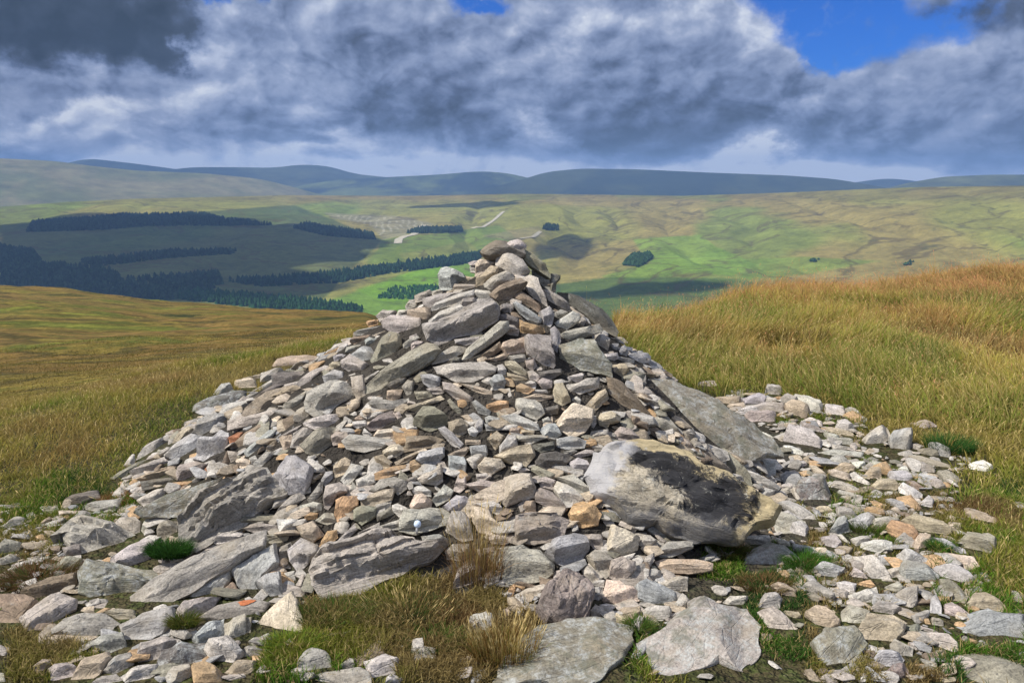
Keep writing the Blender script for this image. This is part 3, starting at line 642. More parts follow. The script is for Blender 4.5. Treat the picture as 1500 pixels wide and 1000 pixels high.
l:f 280,165 400,170 410,205 330,210 290,190
w:f 140,235 180,222 270,255 270,275 190,265
g:f 130,255 260,285 290,310 230,320 150,280
l:f 350,265 370,235 480,285 480,300 430,310 360,285
t:f 285,280 340,280 460,325 450,335 330,315
l:f 280,310 370,340 360,360 310,360
g:f 320,355 360,345 455,370 450,395 370,385
g:f 330,390 400,390 460,410 430,420 340,410
l:k.55 30,370 60,290 120,265 180,300 220,340 265,380 260,420 210,420 120,390 50,380|pale humped boulder just right of the foot of the great speckled slab|pale humped boulder
l:k.6 505,355 560,310 600,285 660,280 690,335 640,390 600,410 530,390|pale angular stone, left one of the touching pair at the grass edge|left pale pair stone
b:k.6 670,370 700,320 820,310 820,350 800,420 760,440 690,420|bluish block, right one of the touching pair at the grass edge|right pair block
g 800,390 840,370 890,390 860,420 810,420
n:f 850,425 970,420 980,445 900,455
b:k.4 920,380 960,375 1050,425 1050,450 1030,480 980,470 970,430 920,405|bluish-white broken slab at the right edge of the scree near green grass|bluish broken slab
g:k.4 800,450 850,450 1050,515 1040,530 960,525 830,475
g:f 800,500 840,485 960,540 950,560 900,560
w:f 1160,510 1250,505 1310,540 1250,550 1170,530|lone whitish flat stone in the green grass at the right
p:f 800,247 880,245 1000,265 990,290 900,285|pinkish flat slab half hidden in the grass behind the pale pair
t:k.5 345,515 410,497 470,515 460,545 400,560 350,545
o:f 580,515 640,510 720,550 690,570 620,560
c:f 300,550 340,545 440,575 430,600 340,595
t 510,570 560,535 620,540 635,590 570,610
t:k.45 565,640 620,600 710,600 740,640 700,670 620,670|rounded buff stone left of the long white wedge in the scree|rounded buff stone
w 735,640 760,620 880,685 870,720 800,720 740,680|long white wedge lying in the middle of the right scree|long white wedge
w 845,765 920,690 950,720 940,760 870,780
v:k.6:L 120,620 190,575 270,610 320,690 310,740 260,765 180,760 110,680|rounded pinkish-grey boulder with lichen in the scree right of the stained boulder|rounded lichened boulder
w 430,560 460,550 560,620 545,640 470,610
g 310,610 350,600 490,650 480,670 370,665 320,640
g:f 350,680 370,665 495,690 490,705 400,700
o 510,800 540,765 640,775 650,805 590,812 520,805|small yellow-ochre stone on a grassy gap in the right scree|yellow-ochre scree stone
b:f 655,720 690,712 790,760 790,810 720,770
b:f 670,560 780,570 820,600 760,610 680,590
m 780,600 830,600 900,660 900,690 830,660
g:f 880,610 960,600 1020,640 950,650
n:f 970,565 1080,565 1110,610 1070,640 1010,620
t:k.4:f 1120,785 1170,780 1330,830 1330,860 1270,870 1150,820|cigar-shaped tan stone on bare soil at the right edge of the scree|cigar-shaped stone
l:f 1410,750 1450,735 1500,740 1500,775
g 355,770 400,765 490,815 470,830 410,850 360,820
t:f 200,770 310,768 340,790 240,795
g:k.35 0,740 70,720 200,800 285,860 270,870 200,880 100,800
l 10,510 90,470 110,500 80,530 30,530
w 110,490 150,480 180,510 140,530
t 150,470 180,450 280,490 270,510 190,500
g:k.5 300,500 330,450 400,450 430,490 360,510
l:k.4 260,430 330,410 520,430 500,460 420,450 290,470
l 10,560 100,550 140,590 110,620 20,590
l 10,640 60,620 110,640 80,690 20,680
c 190,510 230,515 300,570 290,590 220,560
w 450,490 520,480 530,505 490,540
g 530,500 600,480 690,500 680,520 560,525
w 30,390 90,390 155,440 140,460 60,420
l 720,530 780,515 800,550 740,560
@960,540,4.547
l:k.6 730,170 745,125 800,120 845,150 835,190 790,200|small round pale boulder at the grass edge behind the great speckled slab|small round pale boulder
t:f 370,195 500,195 570,205 560,240 480,250 430,230
b:f 575,195 690,185 740,220 720,250 600,240
g:f 600,245 700,240 860,265 850,300 750,300 650,280
p:f 590,330 640,310 800,310 800,350 770,380 650,360
t:f 860,270 920,250 1030,280 1010,320 920,345 870,300
g:f 720,210 800,205 810,235 740,235
g:f 830,220 880,200 950,220 930,260 850,250
p:k.4 280,90 340,80 400,95 420,125 340,135 285,120|pinkish flat-bottomed stone in the grass behind the top edge of the great slab
t:f 480,250 590,235 600,270 500,265
l:f 520,290 650,270 700,300 600,320
w 700,420 790,460 780,475 740,460
b:s15 670,640 800,625 800,710 700,690
l 680,840 730,800 790,840 750,880
l 830,790 900,770 940,800 900,840 850,840
c 720,790 830,760 840,790 740,815
n 650,750 700,720 720,760
l 720,740 780,710 810,750 760,770
@1140,740,3.847
l:k.45 0,60 50,40 120,80 170,140 150,190 80,190 0,150|
b:k.5 280,160 330,80 360,80 425,160 410,185 330,170
b:k.4 385,95 470,50 510,48 560,85 520,110 470,165 430,150|pale blue four-sided stone in the right scree below the yellow-ochre scree stone|pale blue scree stone
g 530,100 560,65 680,100 640,130 640,160 540,130
o:k.45 600,150 630,110 770,140 790,170 750,230 700,200|long pale orange stone lying across the right scree|long orange scree stone
t:k.45 690,95 760,60 860,70 930,90 970,170 860,180 780,140|broad buff-grey boulder above the long orange scree stone|broad buff boulder
n:k.45 1015,210 1070,150 1140,160 1230,210 1220,260 1150,290 1070,270|faceted olive-grey boulder on the right edge of the scree|faceted olive boulder
c:f 950,115 1030,120 1030,150 970,150
c:k.4 930,280 1100,290 1130,340 1050,370 950,320|flat cream slab below the faceted olive boulder|flat cream slab
b 870,195 930,200 1050,245 1060,275 950,275 930,230
t:k.5 755,220 790,165 850,180 850,240 790,270
l:k.45 465,220 540,200 640,205 640,250 540,275 470,270
t 325,240 370,225 420,250 400,275 340,265
w 330,170 360,165 405,210 390,220
g 410,190 520,165 525,195 440,240
b 230,180 320,180 360,230 300,250 250,220
b 80,220 230,240 220,270 150,275 90,250
l 240,240 320,265 320,285 240,270
b:k.5 665,340 670,280 710,250 780,265 850,310 870,350 760,345|rounded lavender-blue boulder in the lower right scree|lavender-blue boulder
b:k.4 680,370 690,335 850,350 910,400 870,430 740,445
b:k.35 870,360 900,340 1000,335 1090,400 1110,430 990,440 920,400|dark bluish slab pointing right, beside the lavender-blue boulder|pointing bluish slab
l:k.4 420,290 530,290 570,320 650,430 640,460 560,450 480,370|long pale pinkish plank-shaped stone slanting through the right scree|pale plank stone
b 565,285 600,280 645,345 620,360 580,330
b:k.45 200,380 250,330 330,345 375,350 330,410 290,430
b 140,400 190,395 265,470 200,480
l 325,450 370,430 440,440 430,490 370,500
l:k.45 390,510 550,460 570,520 520,550 440,570
l 400,390 430,350 500,410 470,430
o 440,440 520,420 550,460 460,475
g:k.5 635,540 700,480 790,470 780,550 730,600 690,570|five-sided grey stone below the pale plank stone|five-sided grey stone
b:k.5 850,630 860,530 890,500 920,580 920,640|small upright bluish stone like a tooth in the lower right scree|upright tooth stone
n:k.4 910,420 960,420 1075,510 1040,575 990,560 930,500
t:k.5 1045,580 1100,510 1160,510 1280,570 1270,600 1150,590|buff stone behind the big blue-grey slab at the right edge|buff stone at right
b:k.25:f 1010,690 1080,640 1060,620 1180,580 1260,620 1385,630 1385,760 1230,780 1120,740|big dark blue-grey slab cut by the right edge of the view|big blue-grey slab
p 935,575 980,565 1080,610 1000,635 940,630
n:k.3:L 190,780 260,700 430,690 500,780 440,860 350,945 300,930 230,850|large smooth greenish-grey stone with a rounded foot at lower right|large smooth greenish stone
t:k.35 450,700 510,610 640,620 720,660 700,740 580,805 500,770|broad buff slab overlapping the large smooth greenish stone|broad buff slab
g:k.4 355,600 400,560 480,600 520,620 480,680 400,690 360,650
t:k.4 150,620 210,590 270,595 350,650 340,680 230,705 200,660|flat buff stone on grass above the large smooth greenish stone|flat buff stone
g:k.4 500,600 560,550 640,550 690,580 640,620
b:k.6 540,860 570,815 640,815 710,870 690,900 600,920 550,900|smooth lavender oval stone at the lower right|smooth lavender oval
v:k.6 600,940 640,910 710,895 735,930 720,970 640,990
g:k.4 630,780 660,755 760,800 750,870 700,860 640,810
l:k.4 830,730 960,735 1015,790 1010,820 930,830 870,790
n 720,675 800,675 810,740 730,760
l 800,680 900,715 890,725 810,715
n:k.12:f:d 1010,850 1100,835 1250,850 1385,900 1385,1010 1100,1010 1050,930|flat olive slab flush with the turf in the bottom right corner|flush corner slab
l 740,780 800,780 810,800 760,825
l 800,865 900,890 890,910 830,900
t 725,605 770,610 820,660 730,650
o 820,645 850,640 860,670 830,680
p 860,640 930,650 930,680 870,680
n 160,500 200,495 250,530 210,555
t 150,930 180,925 250,980 240,1000 180,990
l 270,945 330,950 320,970
l 1310,590 1350,585 1380,600 1350,620
g:f 1310,490 1385,520 1380,560 1320,540
p 610,365 680,360 690,400 640,420
l 600,470 680,430 710,470 650,510
t 850,975 1000,965 1000,990 900,1000
"""
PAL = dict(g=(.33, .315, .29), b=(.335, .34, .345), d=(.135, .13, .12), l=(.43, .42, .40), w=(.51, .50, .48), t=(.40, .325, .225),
           o=(.48, .30, .135), p=(.375, .335, .305), n=(.25, .245, .185), r=(.42, .16, .06), m=(.24, .175, .12), v=(.25, .21, .20),
           c=(.53, .44, .335), K=(.35, .315, .26))
CW = dict(g='grey', b='blue-grey', d='dark grey', l='pale grey', w='whitish', t='tan', o='ochre', p='pinkish-grey', n='olive-grey',
          r='rusty orange', m='brown', v='purplish-grey', c='cream', K='buff')
for k_ in PAL:
    if k_ not in 'KwdLb':
        q_ = np.array(PAL[k_]); m_ = q_.mean(); w_ = .30 if k_ in 'or' else .38; PAL[k_] = tuple(q_ * (1 - w_) + m_ * np.array([1.05, 1.0, .92]) * w_)
recs = []; org = (0, 0, 1)
for line in STONES.strip().splitlines():
    if line[0] == '@':
        org = tuple(float(v) for v in line[1:].split(',')); continue
    parts = line.split('|'); tk = parts[0].split()
    fl = tk[0].split(':'); poly = np.array([[float(v) for v in q.split(',')] for q in tk[1:]])
    poly = poly / org[2] + np.array(org[:2])
    poly = poly.mean(0) + (poly - poly.mean(0)) * 1.045
    d = dict(col=fl[0], poly=poly, label=parts[1].strip() if len(parts) > 1 else '', short=parts[2].strip() if len(parts) > 2 else '')
    for f in fl[1:]:
        if f[0] == 'k': d['k'] = float(f[1:])
        elif f[0] == 's': d['s'] = float(f[1:])
        else: d[f] = 1
    x, y = poly.T; d['area'] = abs(np.dot(x, np.roll(y, -1)) - np.dot(y, np.roll(x, -1))) / 2
    d['c'] = poly.mean(0); recs.append(d)

# mask of the traced stones in the photograph, used only to keep rubble and grass from sprouting through them
MASK = np.zeros((1010, 1510), bool); yy, xx = np.mgrid[0:1010, 0:1510]
def inpoly(px, py, poly):
    c = np.zeros(np.shape(px), bool); n = len(poly)
    for i in range(n):
        x1, y1 = poly[i]; x2, y2 = poly[i - 1]
        if y1 == y2: continue
        c ^= ((y1 > py) != (y2 > py)) & (px < (x2 - x1) * (py - y1) / (y2 - y1) + x1)
    return c
for r in recs:
    x0, y0 = np.clip(np.floor(r['poly'].min(0)).astype(int), 0, [1500, 1000]); x1, y1 = np.clip(np.ceil(r['poly'].max(0)).astype(int) + 1, 0, [1509, 1009])
    if x1 > x0 and y1 > y0: MASK[y0:y1, x0:x1] |= inpoly(xx[y0:y1, x0:x1], yy[y0:y1, x0:x1], r['poly'])
def masked(px, py, m=MASK):
    a = np.clip(px, 0, 1509).astype(int); b = np.clip(py, 0, 1009).astype(int)
    return m[b, a] & (px >= 0) & (px < 1500) & (py >= 0) & (py < 1000)

def resample(poly, n):
    q = np.vstack([poly, poly[:1]]); L = np.r_[0, np.cumsum(np.linalg.norm(np.diff(q, axis=0), axis=1))]
    s = np.sort(np.r_[np.linspace(0, L[-1], n - len(poly) + 1)[:-1], L[:-1]])[:n]
    return np.stack([np.interp(s, L, q[:, 0]), np.interp(s, L, q[:, 1])], 1)

def stone_mesh(r, idx):
    """a solid stone whose outline, seen from the front, is the traced one; returns basis, origin, local vertices and faces"""
    g = np.random.default_rng(1000 + idx)
    cpx = r['poly'].mean(0)
    ctr = (r['poly'].min(0) + r['poly'].max(0)) / 2; cpx = (cpx + ctr) / 2
    if r.get('f'):
        Pt = hit(min(cpx[0], 1560), cpx[1])
    else:
        Pt = hit(cpx[0], cpx[1])
    N = Gn(Pt[0], Pt[1], .25); Vw = CAM - Pt; Vw /= np.linalg.norm(Vw)
    onm = mound(Pt[0], Pt[1]) > .05
    w = .06 if r.get('d') else .20 if r.get('f') else .5 if onm else .38
    n = N * (1 - w) + Vw * w
    n = n + np.array([g.normal(0, .10), g.normal(0, .05), 0]) * (0 if r.get('d') else 1); n /= np.linalg.norm(n)
    dr = ray(r['poly'][:, 0], r['poly'][:, 1])
    den = dr @ n
    if (den > -.12).any():
        n = n * .5 + Vw * .5; n /= np.linalg.norm(n); den = dr @ n
    # slide the stone out until it lies on the pile instead of in it
    t = ((Pt - CAM) @ n) / den; W = CAM + dr * t[:, None]
    bury = np.percentile(np.clip(G(W[:, 0], W[:, 1]) - W[:, 2], 0, .5), 85)
    size_ = np.sqrt(r['area']) / F * np.linalg.norm(Pt - CAM)
    lift = 0.0 if r.get('d') else min(bury * .8, size_ * .55) + size_ * (.02 if r.get('f') else .10) + (.05 if r.get('h') else 0)
    if r.get('d'): lift = .02
    Pt = Pt + Vw * lift; t = ((Pt - CAM) @ n) / den; W = CAM + dr * t[:, None]
    O = W.mean(0); Q = W - O
    # long axis as local x
    e1 = Q[np.argmax(np.linalg.norm(Q, axis=1))]; U, S_, Vt = np.linalg.svd(Q, full_matrices=False)
    u = Vt[0] - n * (Vt[0] @ n); u /= np.linalg.norm(u)
    if u[0] < 0: u = -u
    v = np.cross(n, u)
    B = np.stack([Q @ u, Q @ v], 1)
    ext = B.max(0) - B.min(0); mn = max(min(ext), .02); mx = max(ext)
    k = r.get('k', .5); th = k * mn * (.75 if not r.get('d') else 1) * g.uniform(.85, 1.15)
    th = min(th, .22)
    area = r['area']
    ns = int(np.clip(10 + area ** .5 * (.55 if area < 5000 else .85), 14, 150)); ns = max(ns, len(B) + 4)
    Bq = resample(B, ns)
    if np.dot(Bq[:, 0], np.roll(Bq[:, 1], -1)) - np.dot(Bq[:, 1], np.roll(Bq[:, 0], -1)) < 0: Bq = Bq[::-1]
    jit = g.normal(0, 1, (ns, 2)); jit = (jit + np.roll(jit, 1, 0)) / 2
    if area > 5000:
        for _ in range(4): jit = (jit + np.roll(jit, 1, 0) + np.roll(jit, -1, 0)) / 2.2
    Bq = Bq + jit * mn * .018
    up = np.array([np.array([0, 0, 1.0]) @ u, np.array([0, 0, 1.0]) @ v]); up /= max(np.linalg.norm(up), 1e-6)
    cen = Bq.mean(0)
    fr = [1, .985, .955, .91, .85, .77, .68, .57, .45, .32, .18] if area > 500 and area < 5000 else [1, .992, .975, .955, .93, .9, .865, .825, .78, .73, .67, .61, .54, .47, .4, .32, .24, .16, .08] if area >= 5000 else [1, .97, .9, .8, .64, .45, .22]
    # facets
    K = g.integers(3, 6) if area > 300 else g.integers(2, 4)
    pl = []
    for i in range(K):
        a = g.uniform(0, 2 * math.pi); dr2 = np.array([math.cos(a), math.sin(a)])
        if i == 0: dr2 = -up + g.normal(0, .25, 2); dr2 /= np.linalg.norm(dr2)
        pl.append((dr2, g.uniform(-.05, .35) if i == 0 else g.uniform(.2, .6), g.uniform(1.8, 3.4) if i == 0 else g.uniform(1.2, 3.2)))
    tilt = g.normal(0, .16, 2) - up * g.uniform(.1, .5) * (0 if r.get('f') else 1)
    half = ext / 2
    if r.get('r'):
        tilt = np.array([.1, 0.0]) - up * .15; pl = [(-up, .2, 1.6), (up, .55, 1.5), (np.array([1.0, 0.0]), .45, 1.8), (np.array([-1.0, .2]), .5, 1.6)]
    if r['col'] == 'K':
        tilt = np.array([.05, 0.0]) - up * .22
        pl = [(-up, .10, .9), (-up, .55, 3.2), (up, .45, 1.6), (np.array([-1.0, .1]), .55, 2.2), (np.array([.9, .5]), .6, 1.3), (np.array([.6, -.8]), .45, 1.5)]
    def height(p, s):
        q = (p - cen) / np.maximum(half, 1e-3)
        e = 1 - np.clip((s - .80) / .2, 0, 1) ** 2.2 * .85
        h = (1 + q @ tilt) * e
        for dr2, o_, sl in pl:
            dd = q @ dr2; h = np.minimum(h, 1 + sl * (o_ - dd) * .8)
        f = .035 * mx / max(th, .01)
        sc_ = 2.2 / mx
        h = h + (fbm(p[:, 0] * sc_ * 2 + idx, p[:, 1] * sc_ * 2, 5, 4) - .5) * min(f * 2.6, .42) * (1.5 if r['col'] == 'K' else 1)
        if area > 2500 and not r.get('d'):                       # cracks and broken steps
            cr_ = np.abs(fbm(p[:, 0] * 3.2 / mx + idx * 1.7, p[:, 1] * 5.5 / mx + 3, 11, 3) - .5)
            sm_ = .45 if r['col'] == 'v' or not (area > 5000) else 1.0
            h = h - .16 * sm_ * np.exp(-(cr_ * 34) ** 2)
            stp = fbm(p[:, 0] * 2.4 / mx - idx, p[:, 1] * 4.6 / mx, 17, 2); h = h - .10 * sm_ * (np.floor(stp * 9) % 2) * sstep(0, .25, np.abs((stp * 9) % 1))
        if 's' in r:
            a = R(r['s']) * 0; dd = p[:, 1] / mn * 7.5 + (fbm(p[:, 0] * 3 / mx + idx, p[:, 1] / mx, 2, 3) - .5) * 2.0
            st = np.floor(dd); h = h - .42 * _h(st, st * 0, idx) * (1 - .5 * (1 - np.clip((dd - st) * 4, 0, 1)))
        return np.clip(h, .04, 1.35)
    V = []; 
    for s in fr:
        p = cen + s * (Bq - cen)
        V.append(np.c_[p, th * height(p, s) * (1 if s < 1 else .55)])
    p0 = cen[None]; V.append(np.c_[p0, th * height(p0, 0)])
    nf_ = len(fr)
    back = [(.985, -.25), (.9, -.85), (.6, -1.3)]
    for s, z in back:
        p = cen + s * (Bq - cen); V.append(np.c_[p, np.full(ns, z * th) + g.normal(0, .03 * th, ns)])
    V.append(np.array([[cen[0], cen[1], -1.4 * th]]))
    V = np.vstack(V)
    rim = grid_faces(nf_, ns, True)                           # front rings, outside in
    fc = nf_ * ns
    last = (nf_ - 1) * ns; i0 = np.arange(ns); i1 = (i0 + 1) % ns
    tri = np.stack([last + i0, last + i1, np.full(ns, fc)], 1)
    b0 = fc + 1
    bq = [np.stack([i1, i0, b0 + i0, b0 + i1], 1)]
    gb = grid_faces(3, ns, True)[:, ::-1] + b0; bq.append(gb)
    bl = b0 + 2 * ns; bc = b0 + 3 * ns
    tri2 = np.stack([bl + i1, bl + i0, np.full(ns, bc)], 1)
    quads = np.vstack([rim] + bq); tris = np.vstack([tri, tri2])
    return O, u, v, n, V, quads, tris, th

STAIN = [(-.12, .075, .19, .065), (.14, -.01, .18, .125), (-.01, .02, .16, .06)]
M_stone = stone_material("weathered_stone")
M_lich = stone_material("lichened_stone", 1.0)
M_lay = stone_material('layered_stone', .0, False, True)
M_stain = stone_material("stained_stone", 0.0, True)
order = sorted(range(len(recs)), key=lambda i: -recs[i]['area'] * (50 if recs[i]['label'] else 1))
INDIV = set(order[:298])
shorts = [(r['short'], r['c']) for r in recs if r['short']]
used = {r['label'] for r in recs if r['label']}
def rel(dx, dy):
    ax, ay = abs(dx), abs(dy); d = math.hypot(dx, dy)
    near = 'just ' if d < 48 else '' if d < 110 else 'well '
    vert = 'above' if dy < 0 else 'below'; hor = 'left of' if dx < 0 else 'right of'
    if ax > 2.2 * ay: return near + hor
    if ay > 2.2 * ax: return near + vert
    return near + vert + ' and ' + hor
def autolabel(i, r):
    w, h = np.ptp(r['poly'], axis=0); U, S_, Vt = np.linalg.svd(r['poly'] - r['poly'].mean(0), full_matrices=False)
    asp = S_[0] / max(S_[1], .1)
    size = 'tiny' if r['area'] < 180 else 'small' if r['area'] < 520 else 'middling' if r['area'] < 1100 else 'large'
    shp = 'thin' if asp > 3.2 else 'long' if asp > 2.1 else 'oblong' if asp > 1.45 else 'blocky'
    if asp > 1.45:
        sl = Vt[0]; ang = math.degrees(math.atan2(-sl[1], sl[0])) % 180
        shp += ' level' if ang < 14 or ang > 166 else ' right-rising' if ang < 60 else ' upright' if ang < 120 else ' right-falling'
    near = sorted(shorts, key=lambda s: np.hypot(*(s[1] - r['c'])))[:5]
    base = f"{size} {shp} {CW[r['col']]} stone"
    c = [f"{base} {rel(*(r['c'] - q))} the {s}" for s, q in near[:3]]
    a0 = c[0]
    for s, q in near[1:]: c.append(f"{a0}, {rel(*(r['c'] - q)).replace(' and ', '-')} the {s}")
    for s in c:
        if s not in used and len(s.split()) <= 16: used.add(s); return s
    for s in c:
        for e in ('nearer it', 'farther off', 'touching a neighbour'):
            pass
    return None
filler_V, filler_Q, filler_T, filler_C = [], [], [], []; fbase = 0
n_obj = 0
for i, r in enumerate(recs):
    O, u, v, n, V, quads, tris, th = stone_mesh(r, i)
    g = np.random.default_rng(i)
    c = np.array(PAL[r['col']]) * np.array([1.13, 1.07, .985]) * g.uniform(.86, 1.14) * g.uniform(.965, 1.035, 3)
    if i in INDIV and not r['label']:
        r['label'] = autolabel(i, r) or ''
        if not r['label']: INDIV.discard(i)
    if i in INDIV:
        big = r['area'] > 5200
        nm = 'boulder' if 'boulder' in r['label'] else 'slab' if 'slab' in r['label'] else 'stone'
        m = M_stain if r['col'] == 'K' else M_lay if 's' in r else M_lich if r.get('L') else M_stone
        o = mesh_np(nm, V, [quads, tris], m, np.tile(c, (len(V), 1)), True)
        o.data.set_sharp_from_angle(angle=R(26))
        o.matrix_world = Matrix(((u[0], v[0], n[0], O[0]), (u[1], v[1], n[1], O[1]), (u[2], v[2], n[2], O[2]), (0, 0, 0, 1)))
        gp = 'stones piled in the cairn' if mound(O[0], O[1]) > .04 else 'stones scattered round the cairn'
        tagit(o, r['label'], nm, gp, 'thing'); n_obj += 1; r['obj'] = o
    else:
        Wd = O + V[:, :1] * u + V[:, 1:2] * v + V[:, 2:3] * n
        filler_V.append(Wd); filler_Q.append(quads + fbase); filler_T.append(tris + fbase); filler_C.append(np.tile(c, (len(V), 1))); fbase += len(V)
print('individual stones', n_obj)

# ------------------------------------------------------------------ small rubble between and under the traced stones
import bmesh
def proto(seed):
    g = np.random.default_rng(seed); bm = bmesh.new()
    flat = g.uniform(.22, .7); lon = g.uniform(1.0, 2.0)
    pts = g.normal(0, 1, (13, 3)); pts /= np.linalg.norm(pts, axis=1)[:, None]; pts *= np.array([lon, 1, flat]) * .5
    pts[:, 2] = np.clip(pts[:, 2], -.30 * flat, .34 * flat)
    vs = [bm.verts.new(p) for p in pts]
    res = bmesh.ops.convex_hull(bm, input=vs)
    bmesh.ops.delete(bm, geom=[e for e in bm.verts if not e.link_faces], context='VERTS')
    bmesh.ops.dissolve_limit(bm, angle_limit=R(12), verts=bm.verts, edges=bm.edges)
    bmesh.ops.bevel(bm, geom=bm.edges[:], offset=.035, segments=1, affect='EDGES', profile=.5)
    bmesh.ops.triangulate(bm, faces=bm.faces)
    bm.verts.index_update()
    V = np.array([v.co[:] for v in bm.verts]); T = np.array([[v.index for v in f.verts] for f in bm.faces]); bm.free()
    return V, T
PROT = [proto(s) for s in range(24)]
def dil(m, k):
    o = m.copy()
    for dx in range(-k, k + 1, 2):
        for dy in range(-k, k + 1, 2): o |= np.roll(np.roll(m, dx, 1), dy, 0)
    return o
MASKd = MASK
KEYS = list('gglbbplltcnmgplto'); 
def scatter(x, y, size, sink, key_p=None):
    global fbase
    g = rng; n = len(x)
    z = G(x, y); N = Gn(x, y, .1)
    px, py = project(np.stack([x, y, z], 1)); cov = masked(px, py, MASKd)
    for i in range(n):
        s = size[i]; V, T = PROT[g.integers(len(PROT))]
        nn = N[i] * .5 + np.array([0, 0, .6]) + g.normal(0, .22, 3); nn /= np.linalg.norm(nn)
        a = g.uniform(0, 2 * math.pi); u = np.cross(nn, [math.cos(a), math.sin(a), .1]); u /= np.linalg.norm(u); v = np.cross(nn, u)
        p = V * s
        off = (sink[i] - (.05 + s * .4 if cov[i] else 0))
        W = np.array([x[i], y[i], z[i]]) + N[i] * off + p[:, :1] * u + p[:, 1:2] * v + p[:, 2:3] * nn
        filler_V.append(W); filler_T.append(T + fbase); fbase += len(V)
        c = np.array(PAL[KEYS[g.integers(len(KEYS))]]) * np.array([1.10, 1.045, .965]) * g.uniform(.8, 1.15)
        filler_C.append(np.tile(c, (len(V), 1)))
# the cairn, all the way round
n = 9000
a = rng.uniform(0, 2 * math.pi, n); rr = np.sqrt(rng.uniform(0, 1.0, n)) * 1.03
x = CX + np.cos(a) * rr * np.where(np.cos(a) < 0, 2.12, 1.5); y = CY + np.sin(a) * rr * np.where(np.sin(a) < 0, 1.72, 2.0)
keep = ~((((x + .38) / .42) ** 2 + ((y - 2.95) / .27) ** 2) < 1)
x, y = x[keep], y[keep]; n = len(x)
s = rng.lognormal(-2.85, .38, n); s = np.clip(s * 1.08, .03, .16)
hgt_ = mound(x, y) / CH
scatter(x, y, s, rng.uniform(-.02, .022, n) - .022 * sstep(.25, .6, hgt_) * (y < CY + .2))
# the scree to the right and the strewn stones left and in front
REG = [([(930, 560), (1080, 570), (1250, 600), (1290, 650), (1420, 670), (1400, 740), (1250, 760), (1130, 740), (1100, 690), (1000, 620)], 1300, .045),
       ([(1120, 740), (1400, 730), (1440, 830), (1400, 1000), (1230, 1000), (1180, 880), (1130, 830)], 800, .04),
       ([(700, 850), (960, 800), (1010, 850), (990, 900), (950, 930), (880, 920), (780, 900)], 420, .04),
       ([(60, 740), (200, 740), (400, 800), (450, 900), (380, 1000), (100, 1000), (40, 900)], 900, .045),
       ([(1380, 860), (1500, 800), (1500, 1000), (1380, 1000)], 110, .035),
       ([(0, 740), (90, 750), (110, 860), (0, 880)], 260, .03),
       ([(900, 900), (1250, 820), (1230, 1000), (930, 1000)], 90, .03),
       ([(380, 930), (700, 930), (720, 1000), (380, 1000)], 40, .035)]
def reg_points(poly, n):
    """spread n points over the ground patch whose corners are seen at these places"""
    W = np.array([hit(*p)[:2] for p in poly]); lo, hi = W.min(0), W.max(0); out = np.zeros((0, 2))
    while len(out) < n:
        q = rng.uniform(lo, hi, (n * 4, 2)); q = q[inpoly(q[:, 0], q[:, 1], W)]; out = np.vstack([out, q])
    return out[:n], W
REGW = []
for poly, cnt, sz in REG:
    q, W = reg_points(poly, cnt); REGW.append(W)
    m = mound(q[:, 0], q[:, 1]) < .05; q = q[m]
    s = np.clip(sz * rng.lognormal(0, .45, len(q)), .015, .12)
    scatter(q[:, 0], q[:, 1], s, rng.uniform(-.012, .012, len(q)) + s * .05)
q, W = reg_points([(885, 560), (935, 560), (1010, 640), (1075, 690), (1000, 675), (930, 625)], 260)
scatter(q[:, 0], q[:, 1], np.clip(.075 * rng.lognormal(0, .35, 260), .03, .15), rng.uniform(.0, .04, 260))
tv = np.vstack(filler_V)
o = mesh_np('stone_rubble', tv, [np.vstack(filler_Q), np.vstack(filler_T)], M_stone, np.vstack(filler_C), True)
o.data.set_sharp_from_angle(angle=R(26))
tagit(o, 'small grey and tan stones filling the cairn and the scree around it', 'rubble', None, 'stuff')
print('rubble verts', len(tv))
# ------------------------------------------------------------------ ground (knoll and moor) as one sheet
azs = np.concatenate([np.arange(-180, -42, 3.0), np.arange(-42, -38, .5), np.arange(-38, 38, .16), np.arange(38, 42, .5), np.arange(42, 180, 3.0)])
ds = np.concatenate([[0.02, .5, 1.0, 1.5], np.arange(1.7, 7.2, .03), np.geomspace(7.25, 1250, 260)])
A, D = np.meshgrid(np.radians(azs), ds); X = D * np.sin(A); Y = D * np.cos(A); Z = G(X, Y)
V = np.stack([X, Y, Z], -1).reshape(-1, 3)
m = mat('moor_ground'); t = NT(m)
geo = t.n('ShaderNodeNewGeometry'); pos = geo.outputs['Position']
sx = t.n('ShaderNodeSeparateXYZ'); t.l(pos, sx.inputs[0])
mp = t.n('ShaderNodeMapping'); mp.inputs['Scale'].default_value = (.35, 1.0, 1.0); t.l(pos, mp.inputs['Vector'])
n1 = t.noise(mp.outputs[0], .075, 9, .66, .5); n2 = t.noise(mp.outputs[0], .35, 8, .7); n3 = t.noise(pos, 6, 6, .7); n4 = t.noise(pos, 45, 5, .7); n5 = t.noise(pos, 1.7, 6, .7)
moor = t.ramp(n1, [(.34, (.035, .045, .016)), (.42, (.15, .12, .030)), (.47, (.23, .145, .042)), (.51, (.07, .06, .02)), (.55, (.23, .17, .038)), (.59, (.09, .10, .02)), (.66, (.22, .22, .036))])
moor = t.mix(.75, moor, t.ramp(n2, [(.28, .42), (.5, 1.0), (.72, 1.5)]), 'MULTIPLY')
moor = t.mix(.8, moor, t.ramp(n5, [(.3, .45), (.5, 1.0), (.7, 1.5)]), 'MULTIPLY')
soil = t.ramp(n3, [(.3, (.040, .034, .020)), (.42, (.055, .062, .022)), (.52, (.075, .060, .032)), (.62, (.06, .075, .022)), (.75, (.16, .125, .08))])
